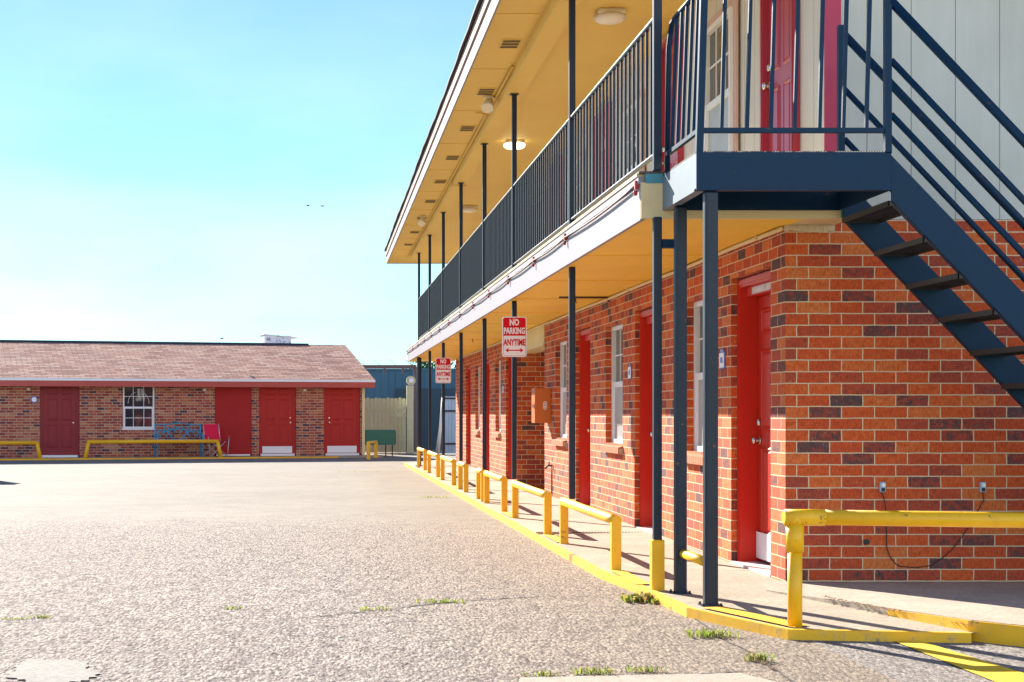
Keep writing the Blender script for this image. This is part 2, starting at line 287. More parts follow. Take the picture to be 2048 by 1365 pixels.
# ------------------------------------------------------------------ mesh helpers
class MB:
    def __init__(s): s.v = []; s.f = []; s.s = []
    def add(s, vs, fs, smooth=False):
        o = len(s.v); s.v += [tuple(v) for v in vs]; s.f += [tuple(i+o for i in f) for f in fs]; s.s += [smooth]*len(fs); return s
    def box(s, x0, x1, y0, y1, z0, z1):
        return s.add([(x0,y0,z0),(x1,y0,z0),(x1,y1,z0),(x0,y1,z0),(x0,y0,z1),(x1,y0,z1),(x1,y1,z1),(x0,y1,z1)],
                     [(0,3,2,1),(4,5,6,7),(0,1,5,4),(1,2,6,5),(2,3,7,6),(3,0,4,7)])
    def bar(s, p, q, w, h, up=(0,0,1)):
        p, q = Vector(p), Vector(q); d = (q-p).normalized(); a = d.cross(Vector(up))
        if a.length < 1e-5: a = d.cross(Vector((0,1,0)))
        a.normalize(); b = a.cross(d).normalized(); vs = []
        for e in (p, q):
            for sa, sb in ((-1,-1),(1,-1),(1,1),(-1,1)): vs.append(e + a*(sa*w/2) + b*(sb*h/2))
        return s.add(vs, [(0,1,2,3),(7,6,5,4),(0,4,5,1),(1,5,6,2),(2,6,7,3),(3,7,4,0)])
    def tube(s, pts, r, n=10, closed=False, caps=True):
        pts = [Vector(p) for p in pts]; L = len(pts); vs = []; prev = None
        for i, p in enumerate(pts):
            if closed: d = pts[(i+1) % L]-pts[i-1]
            else: d = pts[min(i+1, L-1)]-pts[max(i-1, 0)]
            d.normalize()
            if prev is None:
                a = d.cross(Vector((0,0,1)))
                if a.length < 1e-3: a = d.cross(Vector((1,0,0)))
            else: a = prev - d*prev.dot(d)
            a.normalize(); prev = a; b = d.cross(a)
            rr = r[i] if isinstance(r, (list, tuple)) else r
            for k in range(n):
                th = 2*pi*k/n + pi/n; vs.append(p + a*(rr*cos(th)) + b*(rr*sin(th)))
        fs = []
        for i in range(L if closed else L-1):
            j = (i+1) % L
            for k in range(n): fs.append((i*n+k, i*n+(k+1) % n, j*n+(k+1) % n, j*n+k))
        s.add(vs, fs, True)
        if caps and not closed:
            o = len(s.v)-len(vs)
            s.f += [tuple(o+k for k in range(n-1, -1, -1)), tuple(o+(L-1)*n+k for k in range(n))]; s.s += [False, False]
        return s
    def prism(s, poly, a, b, axis='y'):
        n = len(poly)
        def P(u, w, k): return {'y': (u, k, w), 'x': (k, u, w), 'z': (u, w, k)}[axis]
        vs = [P(u, w, a) for u, w in poly] + [P(u, w, b) for u, w in poly]
        return s.add(vs, [tuple(range(n)), tuple(range(2*n-1, n-1, -1))] + [(i, i+n, (i+1) % n+n, (i+1) % n) for i in range(n)])
    def ball(s, c, r, n=10, sc_=(1,1,1)):
        vs = []; m_ = n//2
        for i in range(m_+1):
            ph = pi*i/m_
            for k in range(n):
                th = 2*pi*k/n; vs.append((c[0]+r*sc_[0]*sin(ph)*cos(th), c[1]+r*sc_[1]*sin(ph)*sin(th), c[2]+r*sc_[2]*cos(ph)))
        return s.add(vs, [(i*n+k, (i+1)*n+k, (i+1)*n+(k+1) % n, i*n+(k+1) % n) for i in range(m_) for k in range(n)], True)
    def quad(s, a, b, c, d): return s.add([a, b, c, d], [(0,1,2,3)])
    def mesh(s, name, mat, off=(0,0,0), bevel=0, uvo=(0,0,0), weld=False):
        me = bpy.data.meshes.new(name)
        me.from_pydata([(v[0]-off[0], v[1]-off[1], v[2]-off[2]) for v in s.v], [], s.f)
        bm = bmesh.new(); bm.from_mesh(me)
        for f, sm in zip(bm.faces, s.s): f.smooth = sm
        if weld: bmesh.ops.remove_doubles(bm, verts=bm.verts, dist=1e-4)
        bmesh.ops.recalc_face_normals(bm, faces=bm.faces)
        if bevel:
            es = [e for e in bm.edges if len(e.link_faces) == 2 and e.calc_face_angle(0) > .5 and not e.link_faces[0].smooth]
            bmesh.ops.bevel(bm, geom=es, offset=bevel, segments=2, affect='EDGES', profile=.5, clamp_overlap=True)
        uv = bm.loops.layers.uv.new('uv')
        for f in bm.faces:
            n = f.normal; ax = max(range(3), key=lambda i: abs(n[i]))
            sl = n[2] != 0 and ax == 2 and abs(n[2]) < .97
            for l in f.loops:
                x, y, z = l.vert.co; x += off[0]+uvo[0]; y += off[1]+uvo[1]; z += off[2]+uvo[2]
                l[uv].uv = (y, z) if ax == 0 else (x, z) if ax == 1 else (x, y/abs(n[2])) if sl else (x, y)
        bm.to_mesh(me); bm.free()
        if isinstance(mat, str): mat = M[mat]
        me.materials.append(mat); return me
    def build(s, name, mat, parent=None, off=(0,0,0), bevel=0, uvo=(0,0,0), weld=False):
        return link(name, s.mesh(name, mat, off, bevel, uvo, weld), parent)
def link(name, data, parent=None, loc=(0,0,0), rz=0.0):
    o = bpy.data.objects.new(name, data); COL.objects.link(o); o.parent = parent; o.location = loc; o.rotation_euler = (0,0,rz); return o
def tag(o, label=None, cat=None, group=None, kind=None):
    for k, v in (('label', label), ('category', cat), ('group', group), ('kind', kind)):
        if v: o[k] = v
    return o
def thing(name, label, cat, loc=(0,0,0), rz=0.0, group=None):
    return tag(link(name, None, None, loc, rz), label, cat, group)
def part_label(o, l): o['label'] = l; return o
KIDS = {}
def kids(o): return [c for c in COL.objects if c.parent == o]
def copy_tree(o, parent=None):
    c = o.copy(); COL.objects.link(c); c.parent = parent
    for k in kids(o): copy_tree(k, c)
    return c
def struct(name, mb, mat, **kw): return tag(mb.build(name, mat, **kw), kind='structure')
def text_mb(s, size, cx, cz, y, sx=1.0, bold=0.0, depth=.001):
    cu = bpy.data.curves.new('t', 'FONT'); cu.body = s; cu.size = size; cu.offset = bold; cu.extrude = depth; cu.align_x = 'CENTER'
    cu.resolution_u = 3
    o = bpy.data.objects.new('t', cu); COL.objects.link(o); dg = bpy.context.evaluated_depsgraph_get(); dg.update()
    me = bpy.data.meshes.new_from_object(o.evaluated_get(dg)); mb = MB()
    xs = [v.co.x for v in me.vertices]; mid = (min(xs)+max(xs))/2
    mb.add([(cx+(v.co.x-mid)*sx, y-v.co.z, cz+v.co.y) for v in me.vertices], [tuple(p.vertices) for p in me.polygons])
    bpy.data.objects.remove(o); bpy.data.meshes.remove(me); bpy.data.curves.remove(cu); return mb
def gp(px, py, H): # photo pixel -> point at depth below the eye H
    Y = F*H/(py-828); return ((px-645)*Y/F, Y)

# ------------------------------------------------------------------ ground
def zg(y): return -.0028*(min(y, 38)-7) if y > 7 else 0.0
def zk(y): return .07-.0024*y
def zw(y): return .045+.045*max(0, min(1, (y-10.86)/25))
def walk_z(x, y):
    a = max(0, min(1, (x-2.1)/1.09)); return zk(y)*(1-a)+zw(y)*a
g = MB(); ys = [-30, 7, 20, 38, 90, 400]; xs = [-300, -30, 0, 5, 30, 300]
for i in range(len(xs)-1):
    for j in range(len(ys)-1):
        g.quad(*[(x, y, zg(y)) for x, y in ((xs[i],ys[j]),(xs[i+1],ys[j]),(xs[i+1],ys[j+1]),(xs[i],ys[j+1]))])
struct('ground', g, 'lot', weld=True)
KL = [(2.10,39.6),(2.10,30),(2.10,22),(2.10,16),(2.10,11.7),(2.185,10.6),(2.22,9.42),(2.528,8.49),(3.44,8.38)]
w = MB()
for (x0,y0),(x1,y1) in zip(KL[:-1], KL[1:]):
    i0 = 3.62 if y0 < 10.95 else 3.3; i1 = 3.62 if y1 < 10.95 else 3.3
    if y0 > 10.95 > y1: i0 = i1 = 3.62
    w.quad((x0,y0,walk_z(x0,y0)),(i0,y0,walk_z(i0,y0)),(i1,y1,walk_z(i1,y1)),(x1,y1,walk_z(x1,y1)))
struct('walkway', w, 'walk')
def kerb(pts, top, bot, wi, name, mat):
    k = MB(); ring = []
    for i, p in enumerate(pts):
        p = Vector(p); d = Vector(pts[min(i+1, len(pts)-1)])-Vector(pts[max(i-1, 0)]); d.normalize(); n = Vector((d.y, -d.x))
        o = p + n*.006; q = p - n*wi
        ring.append([(o.x,o.y,bot(p.x,p.y)),(o.x,o.y,top(p.x,p.y)-.012),((o-n*.012).x,(o-n*.012).y,top(p.x,p.y)),(q.x,q.y,top(p.x,p.y)),(q.x,q.y,bot(p.x,p.y))])
    for a, b_ in zip(ring[:-1], ring[1:]):
        for j in range(4): k.quad(a[j], a[j+1], b_[j+1], b_[j])
    k.add(ring[0], [(0,1,2,3,4)]); k.add(ring[-1], [(0,1,2,3,4)])
    return struct(name, k, mat, weld=True)
def dense(pts, st=.35):
    out = []
    for a, b_ in zip(pts[:-1], pts[1:]):
        n = max(1, int((Vector(b_)-Vector(a)).length/st))
        out += [tuple(Vector(a).lerp(Vector(b_), i/n)) for i in range(n)]
    return out+[pts[-1]]
def chip(x, y): return .004*sin(x*37+y*23)*sin(y*11.3)
KLr = [(x, y) for x, y in KL][::-1]
kerb(dense(KLr), lambda x, y: walk_z(x, y)+.005+chip(x, y)*.5, lambda x, y: zg(y)-.06, .045, 'yellow_kerb', 'kerb')
# raised pavement round the end wall
PADL = [(2.92,10.35),(3.06,9.85),(3.28,9.1),(3.47,8.43),(3.66,8.2),(4.3,8.0),(16,7.9)]
def pad_z(x, y):
    a = max(0, min(1, (10.4-y)/2.0)); return .05+.058*a
p = MB(); PD = dense(PADL, .5)
for (x0,y0),(x1,y1) in zip(PD[:-1], PD[1:]):
    xb0 = max(3.0, x0); xb1 = max(3.0, x1)
    p.quad((x0,y0,pad_z(x0,y0)),(x1,y1,pad_z(x1,y1)),(xb1+.0,10.9,.052),(xb0,10.9,.052))
for (x0,y0),(x1,y1) in zip(PD[:-1], PD[1:]): p.quad((x0,y0,pad_z(x0,y0)),(x1,y1,pad_z(x1,y1)),(x1,y1,-.1),(x0,y0,-.1))
struct('raised_pavement', p, 'pad')
kerb(dense(PADL[2:], .3)[::-1], lambda x, y: pad_z(x, y)-.006+chip(x, y), lambda x, y: zg(y)-.06, .02, 'raised_kerb', 'kerb')
# painted line, cracks, worn patch
H0 = 1.21
def ground_poly(name, pix, mat, lift=.006):
    mb = MB(); pts = [gp(a, b_, H0) for a, b_ in pix]
    mb.add([(x, y, zg(y)+lift) for x, y in pts], [tuple(range(len(pts)))]); return struct(name, mb, mat)
ground_poly('yellow_line', [(1788,1283),(1848,1285),(2090,1362),(2130,1400),(2085,1400),(1990,1366)], 'line')
ov = []
for k in range(160):
    th = 2*pi*k/160; r = 1+.09*sin(5*th)+.06*sin(9*th+1); r *= 1+.05*sin(23*th)+.015*sin(37*th+2); ov.append((105+84*cos(th)*r, 1346+27*sin(th)*r))
ground_poly('white_patch', ov, 'patch')
def crack(pix, wd, seed, H=H0):
    rr = random.Random(seed); pts = dense([gp(a, b_, H) for a, b_ in pix], .06); mb = MB(); L = []; R_ = []
    for i, (x, y) in enumerate(pts):
        jx, jy = rr.uniform(-.008,.008), rr.uniform(-.02,.02); h = wd*rr.uniform(.25, 1.2)
        d = Vector(pts[min(i+1,len(pts)-1)])-Vector(pts[max(i-1,0)]); d.normalize()
        L.append((x+jx-d.y*h, y+jy+d.x*h, zg(y)+.004)); R_.append((x+jx+d.y*h, y+jy-d.x*h, zg(y)+.004))
    for i in range(len(L)-1): mb.quad(L[i], L[i+1], R_[i+1], R_[i])
    return struct('ground_crack', mb, 'crack')
crack([(640,1232),(760,1218),(850,1208),(930,1200),(1010,1195),(1080,1192)], .014, 1)
crack([(1080,1192),(1180,1190),(1290,1184)], .006, 2)
crack([(1345,1205),(1395,1240),(1440,1275),(1500,1305),(1545,1338),(1590,1366)], .008, 3)
crack([(1400,1348),(1460,1345),(1520,1342)], .010, 4)
crack([(560,1262),(690,1250),(840,1240)], .004, 5)
crack([(0,1243),(120,1241),(330,1237),(450,1228)], .005, 6)
crack([(300,1128),(380,1124),(460,1121)], .006, 7)
crack([(880,1010),(960,1012),(1010,1016)], .006, 8)
crack([(700,942),(760,942),(830,941)], .02, 9)
crack([(100,1110),(180,1105),(240,1104)], .008, 10)
rq = random.Random(77)
for i in range(26):
    px = rq.uniform(-20, 1250); py = rq.uniform(1075, 1345); L_ = rq.uniform(30, 150)
    if px+L_ > 900+(py-1075)*.9: continue
    pts_ = [(px+L_*k/4, py+rq.uniform(-2.5, 2.5)-k*rq.uniform(.2, 1.6)) for k in range(5)]; crack(pts_, rq.uniform(.0025, .006), 100+i)
for i, (px, py) in enumerate(((1120,1222),(1150,1240),(1195,1212),(1210,1252),(1100,1262))): crack([(px,py),(px+50,py+1),(px+110,py-2)], .004, 200+i)
for i, (px, py, L_) in enumerate(((180,955,260),(470,985,220),(60,1020,300),(420,1003,330),(640,968,150))): crack([(px,py),(px+L_*.5,py-1.5),(px+L_,py-1)], .006, 300+i, 1.235)
pl = MB(); a = [gp(*q, H0) for q in ((1040,1356),(1480,1347),(1580,1372),(1580,1480),(1000,1480))]
pl.add([(x, y, zg(y)+.003) for x, y in a], [tuple(range(5))]); struct('concrete_slab', pl, 'pad')

# ------------------------------------------------------------------ shared door and window makers (face local -Y, width along local X)
CACHE = {}
def cached(key, fn):
    if key not in CACHE: CACHE[key] = fn()
    return CACHE[key]
def leaf_mesh(w_, h, mat, panels=True):
    def f():
        mb = MB().box(-w_/2, w_/2, 0, .04, 0, h)
        if panels:
            px = .115; cw = (w_-.115*2-.10)/2
            for i in range(2):
                x0 = -w_/2+px+i*(cw+.10); x1 = x0+cw
                for z0, z1 in ((.10, .43), (.49, .80), (.855, .955)):
                    z0 *= h; z1 *= h
                    for a, b_, ins in ((0, -.010, 0.0),):
                        o = [(x0,z0),(x1,z0),(x1,z1),(x0,z1)]; n1 = [(x0+.016,z0+.016),(x1-.016,z0+.016),(x1-.016,z1-.016),(x0+.016,z1-.016)]
                        n2 = [(x0+.045,z0+.045),(x1-.045,z0+.045),(x1-.045,z1-.045),(x0+.045,z1-.045)]
                        vs = [(x,-.001,z) for x,z in o]+[(x,-.012,z) for x,z in n1]+[(x,-.003,z) for x,z in [( (p_[0]+q_[0])/2,(p_[1]+q_[1])/2) for p_,q_ in zip(n1,n2)]]+[(x,-.011,z) for x,z in n2]
                        fs = []
                        for r_ in range(3):
                            for k in range(4): fs.append((r_*4+k, r_*4+(k+1)%4, (r_+1)*4+(k+1)%4, (r_+1)*4+k))
                        fs.append((12,13,14,15)); mb.add(vs, fs)
        return mb.mesh('door', mat)
    return cached(('leaf', w_, h, mat, panels), f)
def make_door(parent, loc, rz, w_, h, mat, frame_mat, depth=.19, fw=.055, knob=1, kick=False, dead=True, panels=True, mould=.05, frame_top=.06):
    """loc = middle of the sill on the leaf plane; the frame runs 'depth' forward of the leaf"""
    d = link('door', leaf_mesh(w_, h, mat, panels), parent, loc, rz)
    def ff():
        mb = MB(); W = w_/2+.004
        mb.box(-W-fw, -W, -depth+.05, .04, -.02, h+frame_top); mb.box(W, W+fw, -depth+.05, .04, -.02, h+frame_top)
        mb.box(-W, W, -depth+.05, .04, h+.004, h+frame_top)
        if mould:
            e = W+fw+.004
            mb.box(-e, -e+mould, -depth, -depth+.05, -.02, h+frame_top); mb.box(e-mould, e, -depth, -depth+.05, -.02, h+frame_top)
            mb.box(-e+mould, e-mould, -depth, -depth+.05, h+frame_top-mould, h+frame_top)
            mb.box(-e+.012, -e+mould-.015, -depth-.008, -depth, -.02, h+frame_top-.012); mb.box(e-mould+.015, e-.012, -depth-.008, -depth, -.02, h+frame_top-.012)
            mb.box(-e+mould-.015, e-mould+.015, -depth-.008, -depth, h+frame_top-mould+.015, h+frame_top-.012)
        return mb.mesh('door_frame', frame_mat)
    link('door_frame', cached(('fr', w_, h, frame_mat, depth, fw, mould, frame_top), ff), d)
    if knob:
        kx = knob*(w_/2-.07)
        def kf():
            mb = MB(); mb.tube([(0,0,0),(0,-.012,0)], .032, 14); mb.tube([(0,-.012,0),(0,-.035,0)], .012, 10)
            mb.tube([(0,-.033,0),(0,-.042,0),(0,-.058,0),(0,-.066,0)], [.016,.028,.028,.016], 14); return mb.mesh('knob', 'steel')
        link('knob', cached('knob', kf), d, (kx, 0, .92))
        if dead:
            def df():
                return MB().tube([(0,0,0),(0,-.02,0),(0,-.028,0)], [.032,.03,.02], 14).mesh('deadbolt', 'steel')
            link('deadbolt', cached('dead', df), d, (kx, 0, 1.06))
    if kick:
        link('kick_plate', cached(('kick', w_), lambda: MB().box(-w_/2+.01, w_/2-.01, -.016, -.012, .012, .215).mesh('kick_plate', 'white_plate')), d)
    return d
def make_window(parent, loc, rz, w_, h, reveal=.07, sill='brick', muntin=True, lower='screen', frame_mat='white_frame', mid=.5):
    """loc = middle of the bottom edge, on the wall face; frame recessed by 'reveal'"""
    r = reveal
    def gl():
        return MB().box(-w_/2+.03, w_/2-.03, r+.045, r+.05, h*mid, h-.03).mesh('window', 'glass')
    o = link('window', cached(('gl', w_, h, r, mid), gl), parent, loc, rz)
    def lo():
        return MB().box(-w_/2+.03, w_/2-.03, r+.028, r+.033, .03, h*mid).mesh('pane', lower)
    link('pane', cached(('lo', w_, h, r, lower, mid), lo), o)
    def fr():
        mb = MB(); t_ = .045
        mb.box(-w_/2, -w_/2+t_, r, r+.07, 0, h); mb.box(w_/2-t_, w_/2, r, r+.07, 0, h)
        mb.box(-w_/2+t_, w_/2-t_, r, r+.07, h-t_, h); mb.box(-w_/2+t_, w_/2-t_, r, r+.07, 0, t_)
        mb.box(-w_/2+t_, w_/2-t_, r+.012, r+.06, h*mid-.03, h*mid+.03)
        mb.box(-w_/2+t_, -w_/2+t_+.025, r+.02, r+.05, t_, h*mid-.03); mb.box(w_/2-t_-.025, w_/2-t_, r+.02, r+.05, t_, h*mid-.03)
        return mb.mesh('window_frame', frame_mat)
    link('window_frame', cached(('wf', w_, h, r, frame_mat, mid), fr), o)
    if muntin:
        def mu():
            mb = MB(); q = .016
            for i in (1, 2):
                x = -w_/2+w_*i/3; mb.box(x-q/2, x+q/2, r+.034, r+.044, h*mid+.03, h-.045)
                if muntin == 'both': mb.box(x-q/2, x+q/2, r+.016, r+.026, .045, h*mid-.03)
            zz = h*mid+(h-h*mid)*.5; mb.box(-w_/2+.045, w_/2-.045, r+.032, r+.042, zz-q/2, zz+q/2)
            if muntin == 'both': mb.box(-w_/2+.045, w_/2-.045, r+.014, r+.024, h*mid*.5-q/2, h*mid*.5+q/2)
            return mb.mesh('muntin', frame_mat)
        link('muntin', cached(('mu', w_, h, r, muntin, frame_mat, mid), mu), o)
    if sill == 'brick':
        def si():
            mb = MB(); n = int((w_+.06)/.075); st = (w_+.06)/n
            for i in range(n):
                x0 = -w_/2-.03+i*st
                mb.prism([(-.055,-.10),(.06,-.10),(.06,.0),(-.055,-.035)], x0+.004, x0+st-.004, 'x')
            return mb.mesh('window_sill', 'brick_sill', uvo=(3.1,0,.4))
        link('window_sill', cached(('si', w_), si), o)
        def si2(): return MB().box(-w_/2-.028, w_/2+.028, -.045, .055, -.098, -.045).mesh('mortar_bed', 'mortar')
        link('mortar_bed', cached(('si2', w_), si2), o)
    elif sill == 'casing':
        def ca():
            mb = MB(); e = .085
            mb.box(-w_/2-e, -w_/2, -.022, .0, -e, h+e); mb.box(w_/2, w_/2+e, -.022, .0, -e, h+e)
            mb.box(-w_/2, w_/2, -.022, .0, h, h+e); mb.box(-w_/2, w_/2, -.022, .0, -e, 0)
            return mb.mesh('casing', 'pink_trim')
        link('casing', cached(('ca', w_, h), ca), o)
    return o
M['brick_sill'] = paint('sill_brick', (.44,.13,.05), .85, .35, 14, grime=.3, bmp=.3)
M['mortar'] = paint('mortar', (.50,.40,.28), .9, .2, 20)

# ------------------------------------------------------------------ motel
XW, YC = 3.192, 10.86; XU = 3.47; YE = 37.7
S_LOW, FLOOR, SOF = C+1.30, C+1.602, C+3.81
BASE = (XW, YC, 0.045)
motel = thing('motel_building', 'long two storey brick motel with red doors and cream balcony soffit', 'building', BASE)
def mp_(mb, name, mat, **kw): return mb.build(name, mat, motel, off=BASE, **kw)
DO = [(11.22,12.30),(15.0,16.08),(18.77,19.85),(26.35,27.43),(30.1,31.2),(33.96,35.05)]     # door openings along the facade
WI = [(12.95,13.82),(16.75,17.75),(20.60,21.57),(28.2,29.07),(31.95,32.9)]
DH, WT, WB = C+1.05, C+.975, C-.325
BW0, BW1 = 22.64, 25.85
wall = MB(); TH = .13
ops = sorted([(a, b_, 'd') for a, b_ in DO] + [(a, b_, 'w') for a, b_ in WI] + [(BW0, BW1, 'b')])
y = YC
for a, b_, k in ops:
    wall.box(XW, XW+TH, y, a, -.12, S_LOW+.02)
    top = {'d': DH, 'w': WT, 'b': None}[k]
    if top: wall.box(XW, XW+TH, a, b_, top, S_LOW+.02)
    if k == 'w': wall.box(XW, XW+TH, a, b_, -.12, WB)
    if k == 'b':
        wall.box(XW+TH, 14, YC, YC+TH, -.12, C+1.338); mp_(wall, 'brick_wall', 'brick', uvo=(.058, .10, .02)); wall = MB()
    y = b_
wall.box(XW, XW+TH, y, YE, -.12, S_LOW+.02)
mp_(wall, 'brick_wall', 'brick', uvo=(.058, .10, .02))
mp_(MB().box(XW+TH, 7, BW0-TH, BW0, -.12, S_LOW+.02), 'passage_wall', 'brick')
mp_(MB().box(XW+TH, 7, BW1, BW1+TH, -.12, S_LOW+.02), 'passage_wall', 'brick', uvo=(.058, .10, .02))
mp_(MB().box(XW+TH, 14, YE-TH, YE, -.12, S_LOW+.02), 'far_end_wall', 'brick')
core = MB(); core.box(XW+.34, 13.9, YC+TH+.01, BW0-TH-.01, -.1, S_LOW); core.box(XW+.34, 13.9, BW1+TH+.01, YE-TH-.01, -.1, S_LOW)
mp_(core, 'inner_wall', 'curtain')
M['threshold'] = paint('threshold_pale', (.62,.50,.46), .7, .15, 8, grime=.3)
for i, (a, b_) in enumerate(DO):
    d = make_door(motel, (XW+.19-BASE[0], (a+b_)/2-BASE[1], C-1.127-BASE[2]), -pi/2, b_-a-.128, 2.03, 'red_door', 'red_door', depth=.14, knob=-1, kick=True, mould=.06, frame_top=.135)
    if i == 0:
        hs = link('glare_strip', MB().box(-.30,.30,-.093,-.0905,2.044,2.074+.02).mesh('glare_strip', 'glare_pale'), d); link('numeral', text_mb('7', .045, .06, 2.052, -.0935, 1, .001, .0004).mesh('numeral', 'black'), hs)  # pale strip paints the glare on the door head, numeral on top
    w2 = (b_-a)/2
    link('threshold', MB().box(-w2+.004, w2-.004, -.195, .14, -.07, -.02).mesh('threshold', 'threshold'), d); link('door_step', MB().box(-w2-.01, w2+.01, -.21, .01, -.12, -.07).mesh('door_step', 'walk'), d)
M['num_white'] = M['sign_white']
for i, (a, b_) in enumerate(WI):
    make_window(motel, (XW-BASE[0], (a+b_)/2-BASE[1], WB-BASE[2]), -pi/2, b_-a, WT-WB, .065)
# panel header over the passage, ceiling of the passage
hd = MB().box(XW-.01, XW+.05, BW0, BW1, C+1.03, S_LOW); mp_(hd, 'passage_header', 'siding_y')
hb = MB().box(XW-.02, XW+.30, BW0+.002, BW1-.002, C+.985, C+1.028); mp_(hb, 'passage_beam', 'cream')
pc = MB().box(XW+.3, 7, BW0, BW1, C+1.03, C+1.06); mp_(pc, 'passage_ceiling', 'soffit')
pw = MB().box(7, 7.05, BW0, BW1, -.1, C+1.03); mp_(pw, 'passage_end_wall', 'fence')
# balcony slab: soffit, white fascia, floor
XF = 2.112; YS = 10.47; YF = 39.1
so = MB().box(XF+.03, XW+.02, YS+.03, YF-.02, S_LOW, S_LOW+.02)
for yy in [12.9+2.44*i for i in range(11)]: so.box(XF+.04, XW-.01, yy-.012, yy+.012, S_LOW-.006, S_LOW)
mp_(so, 'balcony_soffit', 'soffit_low')
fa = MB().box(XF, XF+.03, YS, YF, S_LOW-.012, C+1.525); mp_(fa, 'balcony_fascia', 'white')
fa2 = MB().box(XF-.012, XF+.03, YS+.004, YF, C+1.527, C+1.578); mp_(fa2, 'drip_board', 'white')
fl = MB().box(XF-.02, XU, YS+.02, YF, C+1.58, FLOOR); fl.box(XF+.03, XW, YS+.03, YF-.02, S_LOW+.02, C+1.58); mp_(fl, 'balcony_floor', 'cream')
en = MB().box(XF+.002, XU+.06, YS-.02, YS+.02, S_LOW-.004, C+1.535); en.box(XW-.02, XU+.06, YS+.02, YC-.002, S_LOW+.001, C+1.535); mp_(en, 'slab_end_beam', 'cream')
mp_(MB().box(XF+.03, 2.33, YS-.028, YS-.02, C+1.53, C+1.592), 'flashing', 'teal'); mp_(MB().box(XU-.03, XU+.03, YS-.027, YS-.02, S_LOW+.0, S_LOW+.09), 'flashing', 'teal')
cap = MB().box(XF-.015, 2.27, YS-.03, YS+.1, C+1.594, FLOOR+.006); mp_(cap, 'slab_cap', 'dark_pipe')
pe = MB()
rr = random.Random(3); x = XW-.01
while x < XU+.05:
    q = rr.uniform(.02,.05); pe.box(x, x+q, YC-.012-rr.uniform(0,.006), YC-.001, S_LOW-.035-rr.uniform(0,.02), S_LOW-.001); x += q
mp_(pe, 'peeling_edge', 'peel')
# conduit along the top of the lower wall, cross pipes on the soffit
cd = MB(); cd.tube([(XW-.022, yy, S_LOW-.022+.004*sin(yy*1.7)) for yy in [YC+.02+i*.45 for i in range(59)]], .016, 8)
for yy in [YC+.6+i*1.2 for i in range(22)]: cd.box(XW-.045, XW-.002, yy-.012, yy+.012, S_LOW-.034, S_LOW-.002)
mp_(cd, 'wall_conduit', 'cream')
cp = MB()
for yy, x0 in ((17.45,2.62),): cp.tube([(x0, yy, S_LOW-.012),(XW-.02, yy, S_LOW-.012)], .011, 6); cp.tube([(XW-.02,yy,S_LOW-.012),(XW-.02,yy,S_LOW-.06)], .014, 6)
for yy, xx in ((17.6,2.83),(27.3,2.6)): cp.tube([(xx,yy,S_LOW),(xx,yy,S_LOW-.05),(xx+.015,yy,S_LOW-.06)], .006, 6)
mp_(cp, 'cross_conduit', 'dark_pipe')
# sagging pipe with clamps on the fascia
pf = MB(); pts = []; clampY = [YS+.05]; yy = 13.6
while yy < YF: clampY.append(yy); yy += 2.0+.5*sin(yy*3)
for a, b_ in zip(clampY[:-1], clampY[1:]):
    for i in range(6): u = i/6; pts.append((XF-.020, a+(b_-a)*u, C+1.522-.020*sin(pi*u)))
pts.append((XF-.02, clampY[-1], C+1.522)); pf.tube(pts, .009, 6); mp_(pf, 'fascia_pipe', 'dark_pipe')
for yy in clampY:
    k = MB(); k.box(XF-.028, XF-.001, yy-.016, yy+.016, C+1.50, C+1.555); k.tube([(XF-.022,yy,C+1.49),(XF-.022,yy,C+1.462)], .014, 8); k.box(XF-.034, XF-.013, yy-.018, yy+.018, C+1.458, C+1.466)
    mp_(k, 'pipe_clamp', 'rust')
# upper storey
up = MB().box(XU, XU+.1, YC+.02, YE, FLOOR-.02, SOF+.05); mp_(up, 'upper_wall', 'siding_front')
ue = MB().box(XU+.102, 14, YC+.002, YC+.1, C+1.340, C+5.2); mp_(ue, 'end_siding', 'siding')
uc = MB().box(XU-.012, XU+.1, YC-.018, YC+.0, C+1.56, SOF+.05); mp_(uc, 'corner_board', 'crimson')
ui = MB().box(XU+.105, 13.9, YC+.105, YE-.1, S_LOW+.05, C+5.2); mp_(ui, 'upper_core', 'curtain')
UD = [(11.44,12.30),(15.12,16.05),(18.85,19.85),(22.75,23.7),(26.4,27.4),(30.1,31.15),(33.96,35.0)]
for a, b_ in UD:
    make_door(motel, (XU-.006-BASE[0], (a+b_)/2-BASE[1], FLOOR+.01-BASE[2]), -pi/2, b_-a-.13, 2.05, 'crimson_door', 'crimson_door', depth=.045, knob=-1, mould=.06, frame_top=.075)
for a, b_ in [(13.15,14.05),(16.95,17.83),(20.75,21.6),(24.4,25.2),(28.2,29.07),(31.95,32.9)]:
    make_window(motel, (XU-.02-BASE[0], (a+b_)/2-BASE[1], FLOOR+.42-BASE[2]), -pi/2, b_-a, 1.38, -.05, sill='casing')
